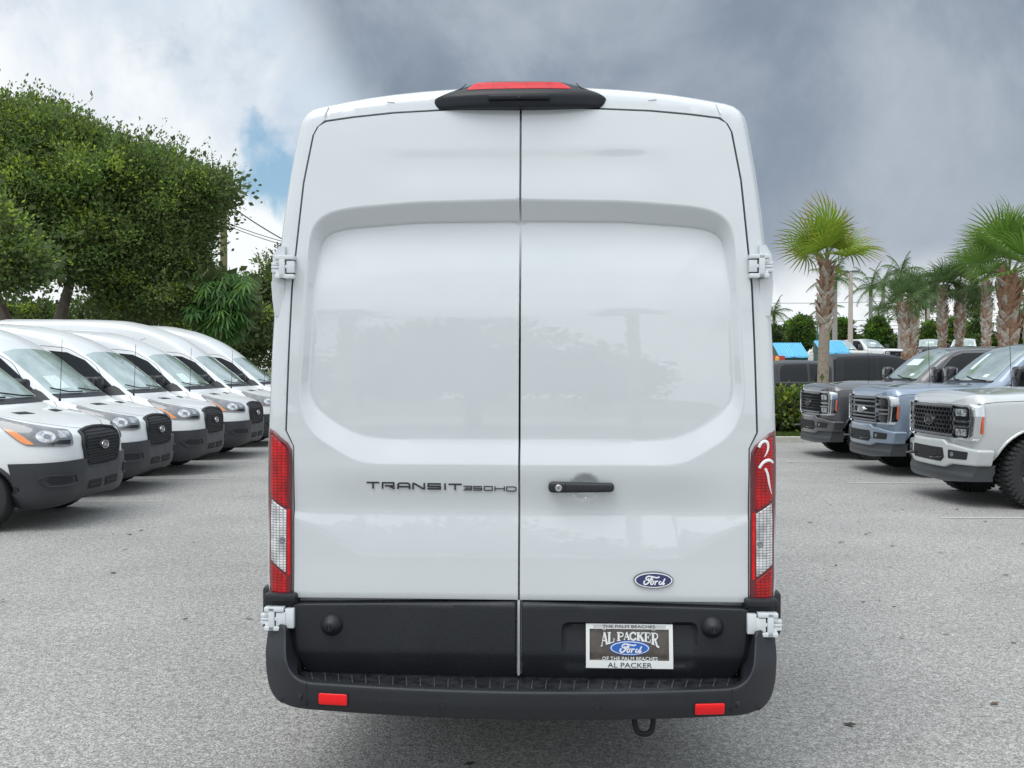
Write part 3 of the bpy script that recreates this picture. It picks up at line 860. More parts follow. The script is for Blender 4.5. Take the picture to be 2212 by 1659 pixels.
    h = sheet('door_handle', [tuple(p) for p in hp], lambda P: cy - .032 - .006 * np.sin(np.clip((P[:, 0] - x0) / (x1 - x0), 0, 1) * math.pi), PLASTIC, doors[0], step=.008, back=.016, r=.010, sharp=60)
    f = MB()
    f.box(x0 + .008, x0 + .060, cy - .030, cy + .01, cz - hh * .8, cz + hh * .8, .004)
    f.build('handle_base', PLASTIC, h)
    f = MB(); f.box(x1 - .055, x1 - .008, cy - .030, cy + .01, cz - hh * .7, cz + hh * .7, .004); f.build('handle_base', PLASTIC, h)
    f = MB(); f.box(x0 + .0655, x0 + .0675, cy - .0392, cy - .02, cz - hh * .95, cz + hh * .95, 0); f.build('handle_joint', GAP, h)
    k = MB(); c = V(1206.5, 1052.5)
    k.lathe([(.0, .0135), (-.006, .0130), (-.007, .0112), (-.0045, .0105), (-.0045, 0)], 24, 'y', (c[0], cy - .0355, c[1]), m=0)
    k.box(c[0] - .0014, c[0] + .0014, cy - .0407, cy - .0395, c[1] - .005, c[1] + .005, 0, m=1)
    k.build('lock_cylinder', [SILVER, INK], h)

    # lettering TRANSIT 350HD
    lt = MB()
    def X(u): return V(u / 1.8435 / 1.8228 + 1000 / 1.8228, 1051)[0]
    def glyphs(ch, x0, x1, z0, z1, w):
        W_, H_ = x1 - x0, z1 - z0; q = w / 2
        p = lambda a, b: (x0 + a * W_, z0 + b * H_)
        l, r, b, t = q / W_, 1 - q / W_, q / H_, 1 - q / H_
        return {
            'T': [[p(0, t), p(1, t)], [p(.5, t), p(.5, 0)]],
            'R': [[p(l, 0), p(l, t), p(r, t), p(r, .42), p(.25, .42)], [p(.55, .42), p(1, 0)]],
            'A': [[p(l, 0), p(l, .70), p(l + .12, t), p(r - .12, t), p(r, .70), p(r, 0)], [p(l, .36), p(r, .36)]],
            'N': [[p(l, 0), p(l, t), p(l + .1, t), p(r - .1, b), p(r, b), p(r, 1)]],
            'S': [[p(1, t), p(l, t), p(l, .5), p(r, .5), p(r, b), p(0, b)]],
            'I': [[p(.5, 0), p(.5, 1)]],
            '3': [[p(0, t), p(r, t), p(r, b), p(0, b)], [p(.15, .5), p(r, .5)]],
            '5': [[p(1, t), p(l, t), p(l, .5), p(r, .5), p(r, b), p(0, b)]],
            '0': [[p(l, b), p(l, t), p(r, t), p(r, b), p(l, b)]],
            'H': [[p(l, 0), p(l, 1)], [p(r, 0), p(r, 1)], [p(l, .5), p(r, .5)]],
            'D': [[p(l, b), p(l, t), p(r - .12, t), p(r, .75), p(r, .25), p(r - .12, b), p(l, b)]],
        }[ch]
    spec = [('T', 815, 908, 556, 606), ('R', 925, 1018, 557, 606), ('A', 1037, 1133, 559, 609), ('N', 1147, 1240, 561, 610), ('S', 1257, 1355, 563, 611), ('I', 1377, 1393, 564, 612), ('T', 1410, 1507, 565, 613),
            ('3', 1518, 1582, 581, 615), ('5', 1590, 1655, 582, 616), ('0', 1667, 1732, 582, 617), ('H', 1745, 1820, 583, 619), ('D', 1830, 1905, 584, 621)]
    for ch, a, b, t, bo in spec:
        zt2 = ZV((1600 + t / 1.8435) / 1.8228); zb2 = ZV((1600 + bo / 1.8435) / 1.8228); small = a > 1510
        yy = float(door_y(np.array([[X(a), (zt2 + zb2) / 2]]))[0])
        lm = MB()
        for i, st in enumerate(glyphs(ch, X(a), X(b), zb2, zt2, .0036 if small else .0062)):
            stroke(lm, st, .0036 if small else .0062, yy - .004 - .0002 * i, yy + .004)
        lm.build('letter', GLOSS_BLACK, doors[1], smooth=False)

    # oval badge on the right door
    c = V(1411, 1252); a = 42.6 / F_PX * D0; b = 17.9 / F_PX * D0; yb = float(door_y(np.array([[c[0], c[1]]]))[0])
    bd = sheet('oval_badge', oval(c[0], c[1], a, b), lambda P: yb - .010 + 0 * P[:, 0], mat('badge_rim_dark', (.05, .06, .07), .3, metal=.6), doors[0], step=.01, back=.014, r=.003)
    sheet('badge_ring', oval(c[0], c[1], a * .955, b * .91), lambda P: yb - .0112 + 0 * P[:, 0], PRINT_WHITE, bd, step=.01, back=.003)
    sheet('badge_field', oval(c[0], c[1], a * .885, b * .79), lambda P: yb - .0118 + 0 * P[:, 0], NAVY, bd, step=.01, back=.002)
    m = MB(); script_badge(m, c[0] + a * .02, c[1] - b * .02, a * .93, yb - .0122); m.build('badge_script', PRINT_WHITE, bd, smooth=False)

    # plate
    p0 = V(1266, 1346.5, -.01); p1 = V(1453.7, 1444.8, -.01); yp = -.006
    w_, h_ = p1[0] - p0[0], p0[1] - p1[1]
    px = lambda X_: p0[0] + (X_ - 160) / (2045 - 160) * w_
    pz = lambda Y_: p0[1] - (Y_ - 128) / (1120 - 128) * h_
    plate = bpy.data.objects.new('licence_plate', None); COL.objects.link(plate); plate.parent = root
    m = MB(); m.box(px(185), px(2020), yp, yp + .004, pz(1100), pz(150), .001); m.build('plate_panel', PLATE, plate)
    outp = [tuple(q) for q in rounded([(px(160), pz(1120)), (px(2050), pz(1120)), (px(2030), pz(128)), (px(155), pz(128))], .012, 5)]
    inn = [(px(235), pz(955)), (px(1965), pz(960)), (px(1950), pz(240)), (px(235), pz(238))]
    fr = outp + [outp[0]] + [inn[0]] + inn[::-1]
    fr = [outp[0]] + outp[1:] + [outp[0], inn[0], inn[3], inn[2], inn[1], inn[0]]
    m = MB()
    for poly_ in ([(px(160), pz(1120)), (px(2050), pz(1120)), (px(2048), pz(955)), (px(162), pz(955))],
                  [(px(157), pz(240)), (px(2034), pz(240)), (px(2030), pz(128)), (px(155), pz(128))],
                  [(px(162), pz(955)), (px(238), pz(955)), (px(236), pz(240)), (px(157), pz(240))],
                  [(px(1964), pz(955)), (px(2048), pz(955)), (px(2034), pz(240)), (px(1950), pz(240))]):
        m.poly([(x, yp - .007, z) for x, z in poly_], (0, .009, 0))
    m.build('plate_frame', FRAME_SKYLIT, plate, sharp=30)
    for X_ in (548, 1618):
        m = MB(); m.lathe([(0, .0078), (-.003, .0075), (-.004, .0045), (-.0055, .004), (-.0055, 0)], 20, 'y', (px(X_), yp - .003, pz(252))); m.build('plate_screw', SILVER, plate)
    yt = yp - .0078
    m = MB(); m.box(px(315), px(1880), yp - .0074, yp - .006, pz(222), pz(148), 0); m.build('frame_banner', mat('banner_grey', (.60, .61, .61), .4), plate)
    text_mesh('plate_text', 'THE PALM BEACHES', 1, INK, plate, (px(515) + px(1655)) / 2, pz(181), yt, width=px(1655) - px(515), height=pz(150) - pz(213), depth=.0004)
    text_mesh('plate_text', 'AL PACKER', 1, mat('frame_ink', (.045, .075, .085), .4), plate, (px(630) + px(1590)) / 2, pz(1045), yt, width=px(1590) - px(630), height=pz(988) - pz(1098), depth=.0004)
    text_mesh('plate_text', 'OF THE PALM BEACHES', 1, PRINT_WHITE, plate, (px(515) + px(1715)) / 2, pz(910), yp - .0020, width=px(1715) - px(515), height=pz(872) - pz(948), depth=.0012)
    # arched serif lettering
    def serif(ch):
        return {'A': [([(.12, 0), (.48, 1)], .09), ([(.48, 1), (.86, 0)], .24), ([(.24, .36), (.68, .36)], .09), ([(0, .03), (.28, .03)], .06), ([(.66, .03), (1.04, .03)], .06)],
                'L': [([(.25, 0), (.25, 1)], .25), ([(0, .96), (.5, .96)], .07), ([(0, .04), (.85, .04)], .08), ([(.88, 0), (.92, .38)], .10)],
                'P': [([(.25, 0), (.25, 1)], .25), ([(0, .04), (.55, .04)], .07), ([(0, .95), (.6, .95), (.85, .86), (.88, .68), (.76, .50), (.3, .44)], .12)],
                'C': [([(.88, .66), (.84, .86), (.62, .96), (.38, .93), (.17, .74), (.12, .48), (.18, .24), (.38, .06), (.62, .04), (.84, .16), (.92, .32)], .19)],
                'K': [([(.24, 0), (.24, 1)], .25), ([(0, .96), (.48, .96)], .07), ([(0, .04), (.48, .04)], .07), ([(.3, .45), (.80, .95)], .10), ([(.46, .60), (.86, .02)], .24), ([(.6, .96), (1., .96)], .07), ([(.62, .04), (1.04, .04)], .07)],
                'E': [([(.25, 0), (.25, 1)], .25), ([(0, .95), (.82, .95), (.86, .70)], .09), ([(0, .05), (.84, .05), (.9, .34)], .09), ([(.25, .52), (.62, .52)], .09), ([(.64, .36), (.64, .68)], .07)],
                'R': [([(.25, 0), (.25, 1)], .25), ([(0, .04), (.5, .04)], .07), ([(0, .95), (.6, .95), (.84, .84), (.84, .66), (.68, .52), (.3, .48)], .12), ([(.5, .5), (.80, .04), (1.05, .02)], .20)]}[ch]
    for ch, xa, xb, za, zb0, zb1 in (('A', 480, 640, 320, 650, 590), ('L', 625, 782, 322, 600, 540), ('P', 830, 985, 318, 520, 505), ('A', 975, 1110, 318, 492, 490), ('C', 1098, 1255, 318, 490, 500),
                                ('K', 1250, 1430, 318, 495, 525), ('E', 1420, 1570, 318, 520, 560), ('R', 1570, 1735, 320, 570, 650)):
        lm = MB()
        for i, (pts, w) in enumerate(serif(ch)):
            q = [(px(xa + a_ * (xb - xa)), pz(za + (1 - b_) * ((zb0 + (zb1 - zb0) * a_) - za))) for a_, b_ in pts]
            stroke(lm, q, w * (xb - xa) / 1885 * w_ * 1.15, yp - .0030 - .0002 * i, yp - .0005)
        lm.build('plate_letter', PRINT_WHITE, plate, smooth=False)
    c = (px(1110), pz(672)); a = (px(1550) - px(672)) / 2; b = (pz(505) - pz(845)) / 2
    bd = sheet('plate_oval', oval(c[0], c[1], a, b), lambda P: yp - .0024 + 0 * P[:, 0], BLUE, plate, step=.02, back=.002)
    sheet('oval_ring', oval(c[0], c[1], a * .95, b * .88), lambda P: yp - .0030 + 0 * P[:, 0], PRINT_WHITE, bd, step=.02, back=.001)
    sheet('oval_field', oval(c[0], c[1], a * .90, b * .78), lambda P: yp - .0036 + 0 * P[:, 0], BLUE, bd, step=.02, back=.001)
    m = MB(); script_badge(m, c[0] + a * .03, c[1] - b * .02, a * .93, yp - .0040); m.build('oval_script', PRINT_WHITE, bd, smooth=False)

    # tail lights
    for s in (1, -1):
        tl = bpy.data.objects.new('tail_light', None); COL.objects.link(tl); tl.parent = root
        q = HX([(583, 925), (592, 931), (606, 944), (622, 957), (630, 972), (631.5, 1000), (631.5, 1294), (586, 1294), (581.5, 1240), (580, 1100), (580.5, 960)])
        q = [(x + (.012 if i in (0, 7, 8, 9, 10) else 0), z) for i, (x, z) in enumerate(q)]
        def P_(l): 
            l = [(s * x, z) for x, z in l]
            a_ = sum(l[i - 1][0] * l[i][1] - l[i][0] * l[i - 1][1] for i in range(len(l)))
            return l if a_ > 0 else l[::-1]
        def ty(P): return -.012 + .05 * np.clip((np.abs(P[:, 0]) - .935) / .07, 0, 1) ** 2
        sheet('lamp_housing', P_(q), ty, RED_DEEP, tl, step=.012, back=.06, r=.008)
        ty2 = lambda P: ty(P) - .0035
        red1 = HX([(585.5, 938), (590, 940), (605, 954), (618, 965), (622, 980), (622, 1095), (586, 1073), (583, 1050), (584, 1000)])
        clr = HX([(586, 1079), (621, 1101), (619.5, 1236), (584, 1209), (584, 1120)])
        red2 = HX([(584.5, 1216), (621, 1243), (622, 1284), (587, 1286), (584, 1245)])
        edge = HX([(623, 1098), (628, 1100), (628, 1240), (623, 1240)])
        sheet('red_lens', P_(red1), ty2, RED_GRID, tl, step=.01, back=.004, r=.0025)
        sheet('clear_lens', P_(clr), ty2, CLEAR_GRID, tl, step=.01, back=.004, r=.0025)
        sheet('red_lens', P_(red2), ty2, RED_GRID, tl, step=.01, back=.004, r=.0025)
        sheet('red_strip', P_(edge), ty2, RED_LENS, tl, step=.01, back=.004)
        # bulb seen through each lens
        for (u, v, mm, rr) in ((612, 1165, LAMPGREY, .013),):
            c = HX([(u, v)])[0]; m = MB(); m.lathe([(0, rr), (-.002, rr * .9), (-.0025, rr * .5), (-.0012, rr * .4), (-.0012, 0)], 20, 'y', (s * c[0], float(ty2(np.array([[c[0], c[1]]]))[0]) + .0004, c[1])); m.build('bulb', mm, tl)
        if s > 0:
            def hand(pts, w):
                P3 = [V(a_ / 1.8435 / 1.8228 + 2000 / 1.8228, (1600 + b_ / 1.8435) / 1.8228, -.015) for a_, b_ in pts]
                P3 = rounded(P3, .02, 4, closed=False)
                return [(p[0], float(ty2(np.array([[p[0], p[1]]]))[0]) - .001, p[1]) for p in P3], w
            for pts, w in (([(1822, 298), (1835, 268), (1860, 250), (1888, 262), (1894, 298), (1882, 338), (1862, 366)], [.0052, .0056, .006, .006, .005, .004, .0015]),
                           ([(1824, 448), (1850, 408), (1884, 390), (1912, 394), (1934, 412)], [.005, .006, .006, .006, .005]),
                           ([(1868, 450), (1888, 490), (1898, 560), (1908, 600), (1922, 640)], [.0045, .005, .0042, .003, .0012])):
                P3, w = hand(pts, w); ww = list(np.interp(np.linspace(0, 1, len(P3)), np.linspace(0, 1, len(w)), w))
                m = MB(); m.tube(P3, ww, 8, flat=Vector((0, 1, 0))); m.build('paint_pen_stroke', PRINT_WHITE, tl)

    # high brake lamp with camera
    yl = float(lean(2.77)) - .055
    hou = [V(u, v, yl) for u, v in ((947, 230.5), (936, 223), (930, 212), (935, 203), (960, 193), (1000, 178), (1013, 173.5), (1035, 167.5), (1060, 166), (1190, 166), (1212, 166.5), (1245, 173), (1262, 180), (1292, 190), (1310, 200), (1313, 207), (1304, 222), (1290, 227), (1200, 230), (1121, 231.5))]
    lamp = sheet('brake_lamp_housing', [tuple(q) for q in rounded(hou, .012, 3)], lambda P: yl + .06 * np.abs(P[:, 0] / .35) ** 3 + .05 * sm(P[:, 1], ZV(205, yl), ZV(166, yl)), GLOSS_BLACK_SATIN, root, step=.012, back=.14, r=.012, sharp=60)
    ls = [V(u, v, yl) for u, v in ((1005.5, 189.5), (1013, 180), (1024, 171.5), (1035, 169.5), (1205, 169), (1215, 171), (1230, 180), (1235, 187.5))]
    sheet('brake_lens', [tuple(q) for q in rounded(ls, .008, 3)], lambda P: yl - .003 + .06 * np.abs(P[:, 0] / .35) ** 3 + .05 * sm(P[:, 1], ZV(205, yl), ZV(166, yl)), mat('brake_red', (.55, .010, .02), .35, spec=.3, coat=.1, var=.2, vscale=30), lamp, step=.012, back=.02, r=.003)
    b0, b1 = V(1055, 217, yl), V(1188, 205, yl)
    m = MB(); m.box(b0[0], b1[0], yl - .014, yl + .02, b0[1], b1[1], .005); m.build('camera_pod', GLOSS_BLACK_SATIN, lamp)
    c = V(1121, 212, yl); m = MB(); m.lathe([(0, .006), (-.003, .0055), (-.0035, .003), (-.0015, .0025), (-.0015, 0)], 16, 'y', (c[0], yl - .0142, c[1])); m.build('camera_lens', GLOSS_BLACK, lamp)
    for s in (1, -1):
        m = MB(); a_ = [V(u, v, yl) for u, v in ((1245, 170), (1256, 182), (1300, 200))]
        m.tube([(s * abs(x), yl + .06 * abs(x / .35) ** 3 + .05 * float(sm(z, ZV(205, yl), ZV(166, yl))) - .0005, z) for x, z in a_], .0016, 6); m.build('housing_joint', GAP, lamp)

    # bumper with step
    yb = lambda x: -.22 + .05 * (np.abs(x) / .8) ** 2 + .10 * np.clip((np.abs(x) - .80) / .19, 0, 1) ** 1.8
    Ub = [(0, .394), (.35, .396), (.62, .400), (.80, .404), (.87, .405), (.93, .417), (.970, .450), (.988, .51), (.994, .60), (.994, .685), (.970, .70),
          (.905, .70), (.895, .64), (.885, .585), (.865, .545), (.835, .522), (.795, .512), (.40, .506), (0, .504)]
    bum = bpy.data.objects.new('rear_bumper', None); COL.objects.link(bum); bum.parent = root
    def by(P):
        y = yb(P[:, 0])
        zz = P[:, 1]
        y = y + .012 * np.clip((.445 - zz) / .04, 0, 1) * (np.abs(P[:, 0]) < .9)
        return y + .05 * sm(zz, .56, .70)
    full = [(x, z) for x, z in Ub] + [(-x, z) for x, z in Ub[-2:0:-1]]
    full = [tuple(q) for q in rounded(full, .02, 3)]
    sheet('bumper_face', full, by, PLASTIC, bum, step=.014, back=lambda p: .03 + .22 * float(sm(abs(p.x), .84, .90)) if p.z > .43 else .2, r=.009, sharp=55, lines=[[(x, .445) for x in np.linspace(-.9, .9, 60)]])
    # panel joints
    for s in (1, -1):
        m = MB(); m.box(s * .797 - .0012, s * .797 + .0012, yb(.797) - .0012, yb(.797) + .05, .422, .511, 0); m.build('panel_joint', GAP, bum)
        x0_, x1_ = (V(688, 1515, -.18)[0], V(751, 1515, -.18)[0]) if s < 0 else (V(1501, 1524, -.18)[0], V(1566, 1524, -.18)[0])
        zc = ZV(1515.5, -.175) if s < 0 else ZV(1524.5, -.175)
        sheet('reflector_bezel', [tuple(q) for q in rounded([(x0_ - .004, zc - .026), (x1_ + .004, zc - .026), (x1_ + .004, zc + .026), (x0_ - .004, zc + .026)], .008, 4)], lambda P: by(P) - .003, GAP, bum, step=.02, back=.01)
        sheet('reflector', [tuple(q) for q in rounded([(x0_, zc - .022), (x1_, zc - .022), (x1_, zc + .022), (x0_, zc + .022)], .007, 4)], lambda P: by(P) - .006, mat('red_reflector', (.85, .003, .008), .3, coat=.15), bum, step=.01, back=.01, r=.003)
        u, v = ((956, 1523) if s < 0 else (1290, 1527)); c = V(u, v, -.21)
        for cc in (c, (s * .828, .452 + (.005 if s < 0 else 0))):
            m = MB(); yy = float(by(np.array([[cc[0], cc[1]]]))[0]); Mx = Matrix.Translation((cc[0], yy, cc[1])) @ Matrix.Rotation(s * (.0 if abs(cc[0]) < .7 else .75), 4, 'Z')
            m.lathe([(.01, .0165), (-.0015, .0160), (-.0022, .0130), (.0, .0122), (.0, .0110), (-.0012, .0100), (-.0012, 0)], 24, 'y', (0, 0, 0)); 
            m.v = [tuple(Mx @ Vector(q)) for q in m.v]; m.build('parking_sensor', PLASTIC, bum)
    # step tread: ribs one by one
    zs = lambda x: .487 + .008 * min(1.3, abs(x) / .8) ** 2
    st = MB(); xs_ = list(np.linspace(-.865, .865, 41)); k_ = len(xs_)
    st.add([(x, float(yb(x)) + .020, zs(x)) for x in xs_] + [(x, .06, zs(x)) for x in xs_] + [(x, float(yb(x)) + .020, .44) for x in xs_],
           [(i, i + 1, k_ + i + 1, k_ + i) for i in range(k_ - 1)] + [(2 * k_ + i, 2 * k_ + i + 1, i + 1, i) for i in range(k_ - 1)])
    st.build('step_pad', STEP, bum)
    rb = MB(); rb.box(-.0022, .0022, -.075, .075, 0, .0045, .0012)
    rb.tube([(0, -.081, .0035), (0, -.074, .0035)], .0042, 8)
    rme = None
    for k in range(31):
        x = -.80 + k * (1.6 / 30)
        if rme is None: o = rb.build('tread_rib', RIB, bum); rme = o.data
        else: o = link_mesh('tread_rib', rme, bum)
        o.location = (x, -.112 + .045 * (abs(x) / .8) ** 2, zs(x)); o.rotation_euler = (0, 0, -x * .35)
    # inner corner liners and black caps under the tail lights
    for s in (1, -1):
        m = MB(); x0_, x1_ = sorted((s * .872, s * .998))
        m.box(x0_, x1_, -.035, .16, .785, .816, .010)
        x0_, x1_ = sorted((s * .875, s * .995)); m.box(x0_, x1_, .005, .2, .60, .81, .01)
        x0_, x1_ = sorted((s * .985, s * 1.022)); m.box(x0_, x1_, .02, .25, .66, .83, .014)
        m.build('corner_trim', PLASTIC, root)
        m = MB(); x0_, x1_ = sorted((s * .86, s * .90)); m.box(x0_, x1_, .0, .2, .47, .72, .01); m.build('corner_liner', PLASTIC, bum)
        # hinge pocket bulging out of the skin
        zc = ZV(577.5); m = MB()
        pts = [(.955, zc + .085), (.978, zc + .045), (.982, zc - .05), (.985, zc - .06), (.980, zc - .13), (.972, zc - .19), (.935, zc - .19), (.930, zc + .085)]
        m.poly([(s * x, .028, z) for x, z in (pts if s > 0 else pts[::-1])], (0, .12, 0)); m.build('hinge_pocket', VAN_WHITE, root, sharp=30)
    # towing loop
    c = V(1393, 1556, -.16)
    m = MB(); pts = [(c[0] - .036, -.10, .43), (c[0] - .036, -.12, .365), (c[0] - .028, -.13, .330), (c[0], -.135, .322), (c[0] + .028, -.13, .330), (c[0] + .036, -.12, .365), (c[0] + .036, -.10, .43)]
    m.tube(rounded(pts, .02, 4, closed=False), .0105, 10); m.box(c[0] - .05, c[0] + .05, -.1, .2, .41, .45, .004)
    m.build('towing_loop', STEEL_BLACK, root)
    # underside: spare wheel carrier and exhaust give the shade below the bumper some depth
    m = MB(); m.box(-.55, -.47, .1, 5.2, .36, .46, .01); m.box(.47, .55, .1, 5.2, .36, .46, .01); m.lathe([(-.07, .0), (-.07, .30), (-.03, .345), (.07, .345), (.10, .2)], 28, 'z', (0, .75, .44)); m.build('chassis_rail', STEEL_BLACK, root)
    m = MB(); m.tube([(.62, .3, .38), (.62, 1.0, .40), (.6, 2.4, .40)], .035, 12); m.build('exhaust_pipe', mat('exhaust', (.2, .18, .16), .5, metal=.8), root)
    return root
RIB = mat('rib_plastic', (.07, .073, .08), .4, var=.4, vscale=30)
STEP = mat('step_plastic', (.012, .013, .016), .5, var=.45, vscale=16, bump=.4, bscale=150)
GLOSS_BLACK_SATIN = mat('satin_black', (.009, .011, .015), .38, spec=.35)
CAB_WINDOW = [(-1.26, 1.44), (-1.50, 1.66), (-1.78, 1.90), (-2.05, 2.02), (-2.45, 2.06), (-2.72, 2.04), (-2.76, 1.44), (-2.60, 1.38), (-1.9, 1.37), (-1.5, 1.38)]
build_main_van()
CLEARLAMP = mat('clear_lamp', (.50, .52, .54), .18, metal=.75, coat=1.0, var=.5, vscale=22)
# ------------------------------------------------------------------ parked vehicles seen from the front
def hex_mesh(mb, bvh, poly, cell, bar, off, depth=.010, m=0, cyl=False, y0=-1.3):
    """honeycomb grille bars on the nose"""
    A = np.array(poly); lo, hi = A.min(0), A.max(0); dx = cell * math.sqrt(3); j = 0; z = lo[1]
    cast = caster('front') if not cyl else caster('cyl', 1, y0)
    while z < hi[1] + cell:
        x = lo[0] + (dx / 2 if j % 2 else 0)
        while x < hi[0] + dx:
            if inside(np.array([[x, z]]), A)[0]:
                Q = []
                for k in range(6):
                    a = math.pi / 6 + k * math.pi / 3
                    for rr in (cell - bar * .35, cell - bar):
                        o, d = cast(x + rr * math.cos(a), z + rr * math.sin(a)); h, n, _, _ = bvh.ray_cast(o, d)
                        if h is None: break
                        Q.append(h + (-d) * off)
                if len(Q) == 12:
                    vs = Q + [q - Vector((0, depth, 0)) for q in Q]; fs = []
                    for k in range(6):
                        a, b = 2 * k, 2 * ((k + 1) % 6)
                        fs.append((a, a + 1, b + 1, b)); fs.append((a + 1, a + 13, b + 13, b + 1))
                    mb.add(vs, fs, m)
            x += dx
        z += cell * 1.5; j += 1
def emblem(parent, x, z, a, b, y, base, ring_m, field, text_m, dome=.03, name='oval_badge'):
    m = MB(); M_ = Matrix.Scale(b / a, 4, Vector((0, 0, 1)))
    prof = [(-.03, a * 1.25), (.0, a * 1.15), (dome * .6, a * 1.05), (dome, a * 1.0)]
    m.lathe([(p, q) for p, q in prof] + [(dome, 0)], 28, 'y'); m.v = [(v[0] + x, v[1] + y, v[2] * b / a + z) for v in m.v]
    o = m.build(name, base, parent)
    r = MB(); r.lathe([(dome - .002, a), (dome + .004, a * .99), (dome + .004, a * .9), (dome, a * .88)], 28, 'y'); r.v = [(v[0] + x, v[1] + y, v[2] * b / a + z) for v in r.v]
    r.build('badge_ring', ring_m, o)
    f = MB(); f.lathe([(dome + .0015, a * .9), (dome + .0015, 0)], 28, 'y'); f.v = [(v[0] + x, v[1] + y, v[2] * b / a + z) for v in f.v]
    f.build('badge_field', field, o)
    s = MB(); script_badge(s, 0, 0, a * .93, 0); s.v = [(x - v[0], y + dome + .004 - v[1], z + v[2]) for v in s.v]; s.build('badge_script', text_m, o, smooth=False)
    return o
def mirror_box(parent, s, x, y, z, w, h, d, m, armz=0):
    mb = MB(); bx = sorted((s * (x + .06), s * (x + .06 + w)))
    mb.box(bx[0], bx[1], y - d / 2, y + d / 2, z, z + h, min(w, d) * .28)
    o = mb.build('mirror', m, parent, sharp=60)
    g = MB(); bx2 = (bx[0] + .015, bx[1] - .015); g.box(bx2[0], bx2[1], y - d / 2 - .003, y - d / 2 + .01, z + .02, z + h - .02, .004); g.build('mirror_glass', CHROME, o)
    a = MB(); a.tube([(s * (x - .05), y + .03, z + armz + .05), (s * (x + .09), y, z + .06)], .03, 8); a.build('mirror_arm', m, o)
    return o
def wiper(parent, pts, bvh):
    Q = [Vector(p) for p in pts]
    m = MB(); m.tube(Q, .009, 6); m.build('wiper', STEEL_BLACK, parent)
deg = math.pi / 180
def cyl(pts): return [(a * deg, z) for a, z in pts]

